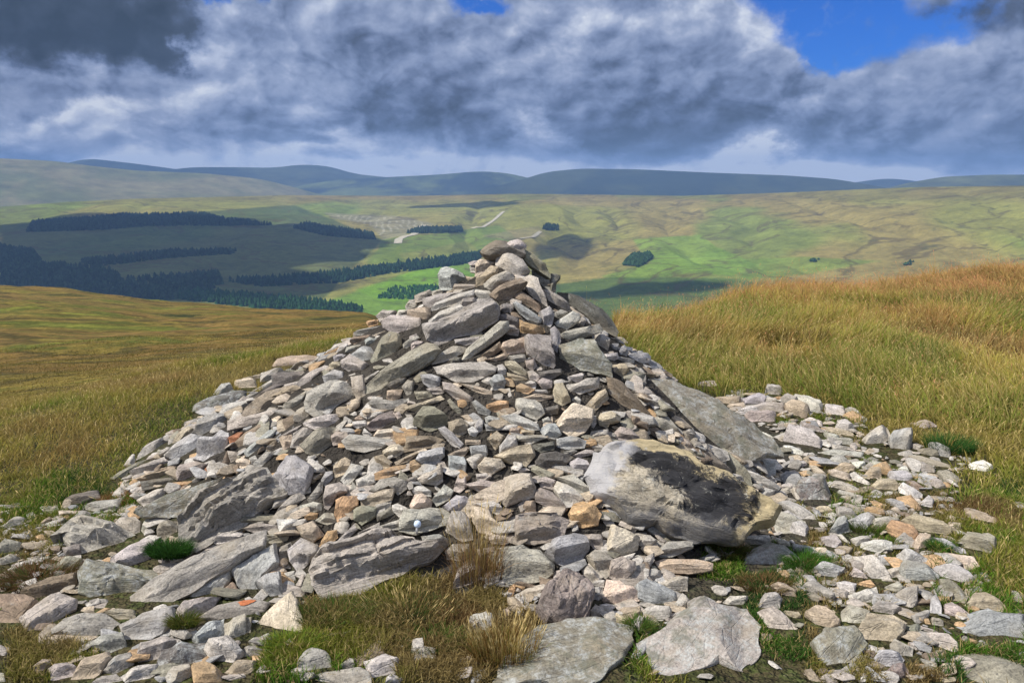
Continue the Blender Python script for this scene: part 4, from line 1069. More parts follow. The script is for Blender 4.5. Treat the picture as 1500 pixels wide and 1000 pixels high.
soil = t.mix(.9, soil, t.ramp(n4, [(.3, .3), (.5, 1.0), (.7, 1.9)]), 'MULTIPLY')
rad = t.n('ShaderNodeVectorMath', operation='LENGTH'); t.l(pos, rad.inputs[0])
far = t.n('ShaderNodeMapRange'); far.inputs[1].default_value = 6; far.inputs[2].default_value = 11; t.l(rad.outputs['Value'], far.inputs[0])
col = t.mix(far.outputs[0], soil, moor)
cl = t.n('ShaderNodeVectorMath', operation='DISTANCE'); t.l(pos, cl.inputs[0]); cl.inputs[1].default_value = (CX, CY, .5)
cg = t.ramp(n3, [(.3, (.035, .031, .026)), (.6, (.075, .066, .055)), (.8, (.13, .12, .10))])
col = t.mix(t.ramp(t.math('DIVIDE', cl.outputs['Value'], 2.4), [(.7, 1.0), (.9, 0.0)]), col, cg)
bmp = t.math('ADD', t.math('MULTIPLY', n3, .03), t.math('ADD', t.math('MULTIPLY', n4, .008), t.math('ADD', t.math('MULTIPLY', n2, .5), t.math('MULTIPLY', n5, .35))))
t.out(col, bmp, 1.0, 1.0, .95, .1)
o = mesh_np('ground', V, [grid_faces(len(ds), len(azs), True)[:, ::-1]], m, None, True)
tagit(o, 'grassy knoll and brown moor falling away to the valley', None, None, 'structure')

# ------------------------------------------------------------------ the hillside across the valley
def slope_of(px, py):
    d = ray(px, py); return d[..., 2] / np.hypot(d[..., 0], d[..., 1])
def az_of(px, py):
    d = ray(px, py); return np.degrees(np.arctan2(d[..., 0], d[..., 1]))
cr = np.array([(-900, 300), (-400, 312), (-150, 310), (0, 303), (100, 296), (200, 291), (300, 289), (420, 286), (600, 287), (760, 284), (1000, 287), (1100, 284), (1200, 280), (1350, 274), (1500, 272), (1700, 268), (2400, 262)], float)
crA = az_of(cr[:, 0], cr[:, 1]); crS = slope_of(cr[:, 0], cr[:, 1])
def DCR(a): return np.interp(a, [-60, -32, -10, 5, 20, 33, 60], [2700, 2900, 3100, 3000, 2600, 2300, 2000])
S0 = 1050.0
def hillz(a, d):
    dc = DCR(a); zc = 1.6 + np.interp(a, crA, crS) * dc
    s = (d - S0) / (dc - S0); x = d * np.sin(np.radians(a)); y = d * np.cos(np.radians(a))
    ss = np.clip(s, 0, 1)
    base = -192 + (zc + 192) * (0.10 * ss + .90 * (ss ** 1.05)) * 1.0
    wgt = np.clip(ss * (1 - ss) * 4, 0, 1)
    rdg = 1 - np.abs(fbm(x * .0016 + 3, y * .0007, 21, 3) - .5) * 4
    und = fbm(x * .0011 + 1.7, y * .0011, 31, 4) - .5
    gul = np.abs(fbm(x * .0042, y * .0016 + 4, 41, 3) - .5) * 2
    fine = fbm(x * .012, y * .008, 51, 4) - .5
    z = base + wgt * (und * 46 + rdg * 8 - np.clip(.22 - gul, 0, 1) * 70) + fine * 5 * np.clip(wgt + .2, 0, 1)
    z = np.where(s > 1, zc - (d - dc) * .03 - ((d - dc) / 900) ** 2 * 30, z)
    return z
aa = np.concatenate([np.arange(-62, -36, .8), np.arange(-36, 36, .085), np.arange(36, 62, .8)])
sv = np.concatenate([np.linspace(-.18, 0, 8)[:-1], np.linspace(0, 1, 250), np.linspace(1.01, 1.9, 24)])
AA, SV = np.meshgrid(aa, sv); DD = S0 + SV * (DCR(AA) - S0); ZZ = hillz(AA, DD)
XX = DD * np.sin(np.radians(AA)); YY = DD * np.cos(np.radians(AA)); HV = np.stack([XX, YY, ZZ], -1).reshape(-1, 3)
PX, PY = project(HV)
wob = lambda s, a: (fbm(HV[:, 0] * .006, HV[:, 1] * .004, s, 3) - .5) * a
qx, qy = PX + wob(60, 14), PY + wob(61, 5)
hc = np.zeros((len(HV), 3)); hc[:] = (.24, .235, .055)
nb = fbm(HV[:, 0] * .002, HV[:, 1] * .0012, 71, 4)[:, None]
hc = hc * (1 - sstep(.45, .62, nb)) + np.array((.265, .215, .065)) * sstep(.45, .62, nb)
nb2 = fbm(HV[:, 0] * .0035 + 9, HV[:, 1] * .002, 81, 4)[:, None]
hc = hc * (1 - .75 * sstep(.52, .66, nb2)) + np.array((.16, .22, .04)) * .75 * sstep(.52, .66, nb2)
top = sstep(300, 287, qy)[:, None] * .5; hc = hc * (1 - top) + np.array((.17, .13, .05)) * top
def field(poly, c, a=1.0):
    global hc
    k = inpoly(qx, qy, poly).astype(float)
    k = k.reshape(AA.shape); k = (k + np.roll(k, 1, 0) + np.roll(k, -1, 0) + np.roll(k, 1, 1) + np.roll(k, -1, 1)) / 5; k = k.reshape(-1, 1) * a
    hc = hc * (1 - k) + np.array(c) * k
field([(0, 330), (430, 300), (560, 352), (470, 440), (0, 440)], (.075, .105, .035), .8)
field([(0, 345), (80, 305), (0, 300)], (.14, .16, .04), .6)
field([(440, 455), (640, 386), (710, 378), (720, 470), (440, 470)], (.14, .26, .03), .85)
field([(520, 425), (640, 390), (700, 400), (690, 440), (560, 440)], (.16, .30, .02), .7)
field([(560, 350), (730, 330), (760, 350), (720, 372), (540, 388)], (.15, .20, .035))
field([(585, 372), (680, 352), (700, 365), (600, 385)], (.20, .21, .05), .8)
field([(930, 350), (1030, 345), (1050, 362), (1110, 388), (1070, 405), (1010, 400), (930, 412), (880, 405), (950, 385)], (.17, .285, .035), .75)
field([(1090, 380), (1180, 376), (1290, 382), (1180, 402), (1080, 412)], (.15, .23, .035), .7)
field([(790, 420), (900, 405), (1060, 408), (1130, 416), (1190, 432), (1200, 460), (780, 480)], (.075, .125, .025), .9)
field([(475, 312), (600, 318), (640, 328), (612, 336), (560, 352), (540, 328), (488, 322)], (.25, .225, .13), .75)
field([(700, 345), (790, 330), (800, 345), (760, 352)], (.24, .20, .10), .6)
# pale rows of brash left by felling, along the slope
br = inpoly(qx, qy, [(480, 314), (600, 320), (630, 328), (560, 350), (540, 330)])
st = (np.sin(HV[:, 0] * .36 + HV[:, 1] * .05 + fbm(HV[:, 0] * .01, HV[:, 1] * .01, 7, 2) * 9) > .62) & br & (fbm(HV[:, 0] * .02, HV[:, 1] * .01, 5, 2) > .45)
hc[st] = (.36, .335, .23)
m = mat('hillside_grass'); t = NT(m)
att = t.n('ShaderNodeAttribute', attribute_name='Col').outputs['Color']; pos = t.n('ShaderNodeNewGeometry').outputs['Position']
a1 = t.noise(pos, .012, 9, .72); a2 = t.noise(pos, .08, 7, .75); a3 = t.noise(pos, .03, 5, .7, .4)
col = t.mix(.8, att, t.ramp(a1, [(.3, .5), (.5, 1.0), (.7, 1.4)]), 'MULTIPLY')
col = t.mix(.7, col, t.ramp(a2, [(.3, .6), (.5, 1.0), (.7, 1.4)]), 'MULTIPLY')
gl = t.math('ABSOLUTE', t.math('SUBTRACT', t.noise(pos, .0032, 5, .55, .6), .5))
col = t.mix(t.ramp(gl, [(.0, .75), (.007, .45), (.016, 0.0)]), col, (.095, .072, .03))
col = t.mix(t.ramp(a3, [(.56, 0.0), (.66, .55)]), col, (.075, .085, .03))
t.out(col, a2, .9, 5.0, .95, .05)
o = mesh_np('hillside', HV, [grid_faces(len(sv), len(aa))[:, ::-1]], m, hc, True)
tagit(o, 'broad green hillside across the valley', None, None, 'structure')
# base land to the horizon
m = mat('far_land'); t = NT(m); pos = t.n('ShaderNodeNewGeometry').outputs['Position']
t.out(t.ramp(t.noise(pos, .002, 6), [(.3, (.07, .09, .04)), (.7, (.13, .12, .06))]))
a = np.linspace(0, 2 * np.pi, 65)[:-1]; rr_ = np.array([1150, 4000, 8200]); A2, R2 = np.meshgrid(a, rr_)
o = mesh_np('terrain', np.stack([R2 * np.sin(A2), R2 * np.cos(A2), np.full_like(A2, -204.0)], -1).reshape(-1, 3), [grid_faces(3, 64, True)[:, ::-1]], m)
tagit(o, 'low land reaching the horizon', None, None, 'structure')

# ------------------------------------------------------------------ far hills
def hills(name, crest, dist, deep, c1, c2, label, seed, rough=1.0):
    crest = np.array(crest, float); px = np.arange(crest[0, 0], crest[-1, 0] + 1, 4.0)
    ys = np.interp(px, crest[:, 0], crest[:, 1]); k = np.ones(9) / 9; ys = np.convolve(np.pad(ys, 4, mode='edge'), k, 'valid')
    d = ray(px, ys); hl = np.hypot(d[:, 0], d[:, 1]); ux, uy = d[:, 0] / hl, d[:, 1] / hl; top = 1.6 + d[:, 2] / hl * dist
    rows = np.concatenate([np.linspace(-1, 0, 46), np.linspace(.06, 1, 12)])
    Vv = []
    for s in rows:
        dd = dist + s * (deep if s < 0 else deep * .7)
        f = (1 - abs(s)) ** 1.25 if s < 0 else (1 - s) ** 1.1
        z = -205 + (top + 205) * f
        x, y = ux * dd, uy * dd
        z = z + (fbm(x * .0009, y * .0009, seed, 4) - .5) * 110 * min(1, abs(s) * 3) * (1 - abs(s)) * rough - np.abs(fbm(x * .0016, y * .0005, seed + 5, 3) - .5) * 90 * min(1, abs(s) * 4) * (1 - abs(s)) * rough
        Vv.append(np.stack([x, y, z], 1))
    V = np.vstack(Vv)
    m = mat(name + '_moor'); t = NT(m); pos = t.n('ShaderNodeNewGeometry').outputs['Position']
    f = t.noise(pos, .0016, 9, .68, .4)
    t.out(t.mix(.7, t.ramp(f, [(.44, c1), (.56, c2)]), t.ramp(t.noise(pos, .012, 6, .7), [(.3, .5), (.7, 1.5)]), 'MULTIPLY'), None, rough=.95, spec=.05)
    o = mesh_np('hills', V, [grid_faces(len(rows), len(px))[:, ::-1]], m, None, True)
    tagit(o, label, None, None, 'structure')
dk_shade, md = (.022, .032, .024), (.06, .07, .035)  # far hills coloured dark in place of cloud shadow lying on them
hills('a', [(-700, 240), (-300, 226), (0, 232), (80, 236), (140, 244), (200, 250), (300, 254), (380, 262), (430, 274), (480, 288), (560, 305)], 4700, 1500, (.13, .14, .06), (.20, .18, .09), 'pale sloping hill far at the left', 3, .7)
hills('b', [(-200, 262), (60, 250), (100, 238), (130, 232), (200, 240), (260, 248), (330, 262)], 6900, 1800, dk_shade, md, 'low blue hill on the left horizon', 13)
hills('c', [(200, 262), (240, 250), (280, 245), (350, 245), (400, 246), (440, 241), (480, 243), (520, 255), (580, 261), (700, 275)], 6300, 1700, dk_shade, md, 'long blue ridge with a rounded top left of centre', 23)
hills('d', [(380, 290), (440, 272), (500, 262), (560, 260), (640, 256), (700, 251), (740, 253), (780, 262), (860, 282)], 5700, 1600, dk_shade, (.10, .12, .04), 'blue rolling ridge behind the cairn', 33)
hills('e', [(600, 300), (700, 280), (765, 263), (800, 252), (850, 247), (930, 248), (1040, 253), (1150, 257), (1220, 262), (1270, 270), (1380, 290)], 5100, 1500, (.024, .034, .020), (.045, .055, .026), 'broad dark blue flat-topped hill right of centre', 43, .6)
hills('f', [(1180, 280), (1260, 266), (1300, 261), (1340, 265), (1420, 275)], 6900, 1500, dk_shade, md, 'small blue hill on the right horizon', 53)
hills('g', [(1230, 292), (1330, 268), (1380, 259), (1450, 256), (1520, 256), (1700, 252), (2200, 262)], 4900, 1400, (.05, .06, .028), (.10, .11, .045), 'green-brown hill at the far right', 63, .8)

# ------------------------------------------------------------------ woods on the hillside
m_con = mat('conifer_foliage'); t = NT(m_con)
t.out(t.mix(1.0, t.n('ShaderNodeAttribute', attribute_name='Col').outputs['Color'], t.ramp(t.noise(t.n('ShaderNodeNewGeometry').outputs['Position'], .3, 3), [(.3, .5), (.7, 1.5)]), 'MULTIPLY'), None, rough=.95, spec=.05)
def conifers(P3, h, c, broad=False):
    """P3 (n,3) feet; tiered jagged cones"""
    n = len(P3); Vs, Ts, Cs = [], [], []
    tiers = [(0.0, .62, 1.25), (.40, .92, .95), (.62, 1.0, .6)] if not broad else [(.12, .7, 1.1), (.35, .95, 1.3), (.6, 1.05, .8)]
    K = 7; ang = np.arange(K) / K * 2 * np.pi
    rot = rng.uniform(0, 6.28, n); hh = h * .72 * rng.uniform(.55, 1.0, n); rad = hh * rng.uniform(.26, .36, n) * (1.7 if broad else 1)
    base = 0
    for z0, z1, rs in tiers:
        rr = rad[:, None] * rs * rng.uniform(.7, 1.2, (n, K)); a = ang[None] + rot[:, None]
        ring = np.stack([P3[:, None, 0] + rr * np.cos(a), P3[:, None, 1] + rr * np.sin(a), P3[:, None, 2] + hh[:, None] * (z0 + rng.uniform(-.04, .04, (n, K)))], -1)
        apex = P3 + np.stack([rng.normal(0, .02, n) * hh, rng.normal(0, .02, n) * hh, hh * z1], 1)
        Vt = np.concatenate([ring, apex[:, None]], 1)
        i = np.arange(K); f = np.stack([i, (i + 1) % K, np.full(K, K)], 1)
        Ts.append((f[None] + (np.arange(n) * (K + 1))[:, None, None]).reshape(-1, 3) + base); base += n * (K + 1)
        Vs.append(Vt.reshape(-1, 3)); cc = np.array(c) * rng.uniform(.55, 1.5, (n, 1, 1)) * np.array([1, 1.0, .9]); Cs.append(np.broadcast_to(cc, (n, K + 1, 3)).reshape(-1, 3))
    return np.vstack(Vs), np.vstack(Ts), np.vstack(Cs)
def wood(poly, h, c, gap, label, broad=False):
    poly = np.array(poly, float)
    a0, a1 = az_of(poly[:, 0], poly[:, 1]).min() - 1, az_of(poly[:, 0], poly[:, 1]).max() + 1
    n = int(np.radians(a1 - a0) * (3100 ** 2 - 1150 ** 2) / 2 / (gap * .56) ** 2)
    a = rng.uniform(a0, a1, n); d = np.sqrt(rng.uniform(1150 ** 2, 3100 ** 2, n))
    p = np.stack([d * np.sin(np.radians(a)), d * np.cos(np.radians(a)), hillz(a, d)], 1)
    px, py = project(p); k = inpoly(px, py, poly) & (d < DCR(a)); p = p[k]
    if not len(p): return
    V, T, Cc = conifers(p, h, c, broad)
    o = mesh_np('wood', V, [T], m_con, Cc); tagit(o, label, 'wood', None, 'stuff'); print('wood', len(p), label)
DG = (.028, .05, .026)
wood([(40, 340), (48, 326), (120, 322), (180, 316), (300, 314), (320, 320), (400, 330), (330, 331), (220, 331), (150, 337)], 17, DG, 9, 'long dark plantation high on the left hillside')
wood([(428, 334), (450, 329), (548, 344), (550, 351), (480, 346)], 17, DG, 9, 'dark plantation strip beside the felled slope')
wood([(596, 342), (612, 336), (676, 334), (678, 340), (640, 342)], 16, DG, 8, 'small dark plantation below the hillside track')
wood([(794, 337), (800, 331), (818, 331), (818, 338)], 16, DG, 8, 'tiny square plantation above the cairn top')
wood([(0, 362), (50, 370), (62, 388), (160, 396), (180, 412), (320, 400), (326, 418), (250, 440), (0, 440)], 18, DG, 10, 'dense dark wood filling the valley bottom at the left')
wood([(120, 384), (255, 369), (345, 368), (342, 372), (250, 378), (140, 391)], 16, DG, 9, 'thin dark shelter belt across the left hillside')
wood([(333, 412), (450, 405), (520, 396), (640, 379), (704, 372), (704, 384), (560, 402), (500, 414), (380, 420)], 17, (.018, .045, .02), 9, 'dark wood strip running up towards the cairn top')
wood([(262, 431), (275, 426), (400, 437), (470, 443), (530, 452), (530, 462), (400, 455), (262, 438)], 16, (.022, .06, .018), 9, 'nearer conifer row in sun above the moor edge')
wood([(552, 437), (575, 421), (650, 418), (668, 432), (640, 440)], 9, (.03, .09, .025), 8, 'young dark green plantation in the bright fields')
wood([(914, 389), (925, 376), (950, 373), (956, 379), (935, 391)], 15, (.025, .055, .02), 9, 'lone rounded copse on the sunlit right hillside', True)
wood([(1184, 382), (1200, 380), (1202, 383), (1186, 385)], 9, (.025, .055, .02), 9, 'small bushes beside the field on the right hillside', True)
wood([(1325, 386), (1338, 383), (1338, 388), (1326, 389)], 9, (.025, .055, .02), 9, 'few bushes on the far right hillside', True)

# ------------------------------------------------------------------ tracks
def hill_hit(px, py):
    d = ray(px, py); t_ = np.arange(1100, 3300, 4.0); p = CAM + t_[:, None] * d
    a = np.degrees(np.arctan2(p[:, 0], p[:, 1])); f = p[:, 2] - hillz(a, np.hypot(p[:, 0], p[:, 1]))
    k = np.argmax(f <= 0); return p[k]
m_tr = mat('track_gravel'); t = NT(m_tr); t.out(t.ramp(t.noise(t.n('ShaderNodeNewGeometry').outputs['Position'], .2, 4), [(.3, (.36, .32, .22)), (.7, (.52, .48, .36))]))
def track(pts, w, label):
    pts = np.array(pts, float); L = np.r_[0, np.cumsum(np.hypot(*np.diff(pts, axis=0).T))]; s = np.linspace(0, L[-1], int(L[-1] / 1.5) + 2)
    c = np.array([hill_hit(a, b) for a, b in zip(np.interp(s, L, pts[:, 0]), np.interp(s, L, pts[:, 1]))])
    tg = np.gradient(c[:, :2], axis=0); tg /= np.linalg.norm(tg, axis=1)[:, None] + 1e-6; nr = np.stack([-tg[:, 1], tg[:, 0]], 1)
    V = []
    for sgn in (-1, 1):
        q = c[:, :2] + sgn * nr * w; a = np.degrees(np.arctan2(q[:, 0], q[:, 1])); V.append(np.c_[q, hillz(a, np.hypot(q[:, 0], q[:, 1])) + 1.2])
    n = len(c); i = np.arange(n - 1)
    o = mesh_np('track', np.vstack(V), [np.stack([i, i + 1, n + i + 1, n + i], 1)], m_tr); tagit(o, label, None, None, 'structure')
track([(583, 357), (584, 351), (592, 347), (606, 344), (614, 337), (622, 330)], 9, 'pale track bending round the felled slope')
track([(690, 334), (708, 333), (722, 324), (738, 310)], 5, 'thin pale track climbing the hillside')
track([(762, 350), (782, 347), (792, 340)], 4, 'faint track end near the square plantation')
# ------------------------------------------------------------------ grass blades
m_gr = mat('grass_blades'); t = NT(m_gr)
att = t.n('ShaderNodeAttribute', attribute_name='Col').outputs['Color']
df = t.n('ShaderNodeBsdfDiffuse'); tr = t.n('ShaderNodeBsdfTranslucent'); mx = t.n('ShaderNodeMixShader'); mx.inputs[0].default_value = .32
t.l(att, df.inputs[0]); t.l(att, tr.inputs[0]); t.l(df.outputs[0], mx.inputs[1]); t.l(tr.outputs[0], mx.inputs[2])
t.l(mx.outputs[0], t.n('ShaderNodeOutputMaterial').inputs[0])
def blades(P3, h, w, ldir, lean, col, tipcol=None, head=None):
    """P3 (n,3) roots, h heights, w widths, ldir bend azimuth, lean how far the tip travels / h"""
    n = len(P3); yaw = rng.uniform(0, 2 * np.pi, n)
    wx, wy = np.cos(yaw), np.sin(yaw); bx, by = np.cos(ldir), np.sin(ldir)
    T = np.array([0, .38, .72, 1.0]); wd = np.array([.75, 1.0, .7, 0.0]); Vs = []; Cs = []
    tip = col if tipcol is None else tipcol
    for k in range(4):
        tt = T[k]; off = lean * tt ** 1.9 * h; z = h * tt * np.sqrt(np.clip(1 - (lean * tt * .55) ** 2, .2, 1)) * (1 - .25 * lean * tt)
        c = P3 + np.stack([bx * off, by * off, z], 1)
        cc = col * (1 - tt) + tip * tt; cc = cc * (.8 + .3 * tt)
        if k < 3:
            o = np.stack([wx, wy, np.zeros(n)], 1) * (w * wd[k] / 2)[:, None]; Vs += [c - o, c + o]; Cs += [cc, cc]
        else: Vs.append(c); Cs.append(cc)
    V = np.stack(Vs, 1).reshape(-1, 3); Cc = np.stack(Cs, 1).reshape(-1, 3)
    b = (np.arange(n) * 7)[:, None]
    q = np.vstack([b + np.array([[0, 1, 3, 2]]), b + np.array([[2, 3, 5, 4]])]); tr_ = b + np.array([[4, 5, 6]])
    if head is not None:                                    # a seed head near the top of these stalks
        hs = head; tipP = V.reshape(n, 7, 3)[:, 6]; mid = (V.reshape(n, 7, 3)[:, 4] + V.reshape(n, 7, 3)[:, 5]) / 2
        d = tipP - mid; d /= np.linalg.norm(d, axis=1)[:, None] + 1e-9
        L = rng.uniform(.018, .045, n)[:, None] * hs; pw = np.stack([wx, wy, np.zeros(n)], 1) * rng.uniform(.0012, .0026, n)[:, None] * hs
        A_ = tipP - d * L * .5; B_ = tipP + d * L * .5; v2 = np.stack([A_, tipP - pw, B_, tipP + pw], 1).reshape(-1, 3)
        b2 = (len(V) + np.arange(n) * 4)[:, None]; q = np.vstack([q, b2 + np.array([[0, 1, 2, 3]])])
        V = np.vstack([V, v2]); Cc = np.vstack([Cc, np.repeat(tip * 1.25, 4, 0)])
    return V, q, tr_, Cc
def join(parts):
    V, Q, T, Cc = [], [], [], []; b = 0
    for v, q, t_, c in parts: V.append(v); Q.append(q + b); T.append(t_ + b); Cc.append(c); b += len(v)
    return np.vstack(V), np.vstack(Q), np.vstack(T), np.vstack(Cc)
def colr(x, y, seed, stops):
    f = fbm(x, y, seed, 4); f = np.clip((f - .5) * 2.1 + .5, 0, 1)
    p = np.array([s for s, _ in stops]); c = np.array([k for _, k in stops])
    return np.stack([np.interp(f, p, c[:, i]) for i in range(3)], 1), f
GREEN, OLIVE, GOLD, STRAW, RUST, DEEP = (.10, .20, .022), (.20, .205, .035), (.40, .30, .07), (.54, .41, .18), (.42, .19, .10), (.045, .10, .025)
BROWN = (.17, .105, .045)
SCREE = [W for W in REGW[:3]]
def on_scree(x, y):
    k = np.zeros(len(x), bool)
    for W in SCREE: k |= inpoly(x, y, W)
    return k
def clear(x, y, m=MASK, tall=0.0):
    z = G(x, y); px, py = project(np.stack([x, y, z + .02], 1)); k = ~masked(px, py, m)
    if tall: px, py = project(np.stack([x, y, z + tall], 1)); k &= ~masked(px, py, m)
    return k
def tufts(n, az0, az1, d0, d1, per, spread, power=1.0):
    a = rng.uniform(az0, az1, n); d = (d0 ** (2 - power) + rng.uniform(0, 1, n) * (d1 ** (2 - power) - d0 ** (2 - power))) ** (1 / (2 - power))
    x = d * np.sin(np.radians(a)); y = d * np.cos(np.radians(a)); return x, y, d
def field_grass(name, label, n, az0, az1, d0, d1, hgt, per, stops, seed, wind, lean0, spread=.045, power=.9, mask=None, wmul=1.0, heads=.10, reds=None, near=None, far=None, wild=.9):
    x, y, d = tufts(n, az0, az1, d0, d1, per, spread, power)
    k = mound(x, y) < .02
    if mask is not None: k &= mask(x, y)
    x, y, d = x[k], y[k], d[k]; n = len(x)
    c, f = colr(x * 1.1, y * 1.1, seed, stops); hm = .35 + 1.25 * fbm(x * 1.7, y * 1.7, seed + 3, 3)
    tl = wind + (fbm(x * .5, y * .5, seed + 9, 2) - .5) * 4.2; tr_ = rng.uniform(.55, 1.25, n)
    ox = rng.normal(0, spread, n * per) * (1 + np.repeat(d, per) * .05); oy = rng.normal(0, spread, n * per) * (1 + np.repeat(d, per) * .05)
    X = np.repeat(x, per) + ox; Y = np.repeat(y, per) + oy; oa = np.arctan2(oy, ox); orad = np.clip(np.hypot(ox, oy) / (spread * 2.2), 0, 1)
    N = n * per; Dd = np.hypot(X, Y); sc_ = np.clip(Dd / 9, 1, 60)
    H = hgt * np.repeat(hm * tr_, per) * rng.uniform(.5, 1.15, N) * np.clip(sc_ ** .25, 1, 2)
    if near is not None:
        kk = (sstep(near[1], near[0], d) * .85 * sstep(.34, .56, fbm(x * .8, y * .8, seed + 21, 3)))[:, None]; c = c * (1 - kk) + np.array(near[2]) * kk
    if far is not None:
        kk = (sstep(far[0], far[1], d) * .75)[:, None]; c = c * (1 - kk) + np.array(far[2]) * kk
    H = H * (1.12 - .45 * orad)
    base = np.repeat(c * rng.uniform(.78, 1.22, (n, 1)), per, 0) * rng.uniform(.65, 1.3, (N, 1)) * rng.uniform(.92, 1.08, (N, 3))
    dry = rng.uniform(0, 1, N) < .22; base[dry] = base[dry] * .4 + np.array(STRAW) * .55
    ok = clear(X, Y); X, Y, H, base, Dd, sc_ = X[ok], Y[ok], H[ok], base[ok], Dd[ok], sc_[ok]; tlr = np.repeat(tl, per); tlr = np.arctan2(np.sin(tlr) + 1.1 * orad * np.sin(oa), np.cos(tlr) + 1.1 * orad * np.cos(oa))[ok]; orad = orad[ok]
    P3 = np.stack([X, Y, G(X, Y) - .01], 1)
    away = np.arctan2(1, 1)
    ld = tlr + rng.normal(0, wild, len(X)); ln = np.clip(lean0 * (.7 + .6 * orad) + rng.normal(0, .22, len(X)), .05, 1.1)
    tip = base * .7 + np.array(GOLD) * .3
    parts = [blades(P3, H, .0045 * wmul * sc_ ** .8 * rng.uniform(.7, 1.4, len(X)), ld, ln, base, tip)]
    if heads:
        s = rng.uniform(0, 1, len(X)) < heads; hcol = np.tile(STRAW, (s.sum(), 1)) * rng.uniform(.7, 1.2, (s.sum(), 1))
        if reds is not None:
            rmask = rng.uniform(0, 1, s.sum()) < reds(X[s], Y[s]); hcol[rmask] = np.array(RUST) * rng.uniform(.8, 1.5, (rmask.sum(), 1))
        parts.append(blades(P3[s], H[s] * rng.uniform(1.15, 1.5, s.sum()), .0022 * sc_[s] ** .8, ld[s], ln[s] * .7, np.tile(GOLD, (s.sum(), 1)), hcol, head=sc_[s][:, None] ** .7))
    V, q, t3, Cc = join(parts)
    o = mesh_np(name, V, [q, t3], m_gr, Cc); tagit(o, label, 'grass', None, 'stuff'); print(name, len(X))
not_scree = lambda x, y: ~on_scree(x, y)
# tall moor grass on the right
st_r = [(0, DEEP), (.2, (.10, .20, .03)), (.42, (.24, .27, .045)), (.6, (.42, .35, .075)), (.74, (.46, .31, .10)), (.9, (.36, .18, .07)), (1, BROWN)]
field_grass('tall_grass', 'tall golden and rust moor grass right of the cairn', 3900, 2.5, 38, 5.9, 17.5, .235, 44, st_r, 101, .5, .72, spread=.085,
            mask=lambda x, y: ~on_scree(x, y) & (mound(x, y) < .01) & ((x > 1.5) | (y > 6.0)), power=1.15, heads=.20, near=(7.0, 10.5, (.12, .195, .03)), far=(9.8, 14, (.46, .25, .115)), wild=.7,
            reds=lambda x, y: np.clip((np.hypot(x, y) - 7) / 5, .15, .95))
field_grass('tall_grass', 'greener mixed grass at the right edge beside the scree', 4200, 17, 38, 2.6, 6.6, .085, 16, [(0, DEEP), (.3, GREEN), (.6, OLIVE), (1, (.25, .20, .06))], 111, .8, .7,
            mask=lambda x, y: ~on_scree(x, y) & (x > 1.95 + .0 * y), power=1.0, heads=.04)
# left knoll grass
st_l = [(0, (.06, .13, .025)), (.28, (.14, .23, .03)), (.48, (.24, .26, .045)), (.64, (.38, .30, .08)), (.8, (.28, .19, .07)), (1, (.50, .35, .16))]
field_grass('knoll_grass', 'green and buff grass covering the knoll left of the cairn', 5200, -38, -2, 3.7, 10.2, .085, 40, st_l, 121, .3, .6,
            mask=lambda x, y: ((x < -1.2) | (y > 6.2)) & ~((y < 3.9) & (x > -2.3)), power=1.0, heads=.06, wmul=.7, wild=2.2, near=(6.0, 9.0, (.20, .25, .045)), spread=.07)
field_grass('moor_grass', 'coarse brown and olive grass on the moor falling away at the left', 16000, -38, 2, 9.3, 60, .085, 7, [(0, (.035, .045, .015)), (.3, (.09, .09, .025)), (.5, (.15, .12, .03)), (.7, (.23, .14, .045)), (.85, (.15, .14, .03)), (1, (.12, .07, .03))], 131, .3, .7,
            spread=.10, power=1.15, wmul=1.3, heads=.0)
# the same grass carries on beyond the edges of the view
field_grass('tall_grass', 'moor grass carrying on past the right edge of the view', 1900, 38, 80, 4.2, 16, .22, 30, st_r, 101, .5, .72, spread=.10, power=1.1, heads=.1, near=(7.0, 10.5, (.12, .195, .03)))
field_grass('knoll_grass', 'knoll grass carrying on past the left edge of the view', 1900, -80, -38, 3.4, 12, .10, 26, st_l, 121, .3, .6, spread=.09, power=1.0, heads=.05, wild=2.2)
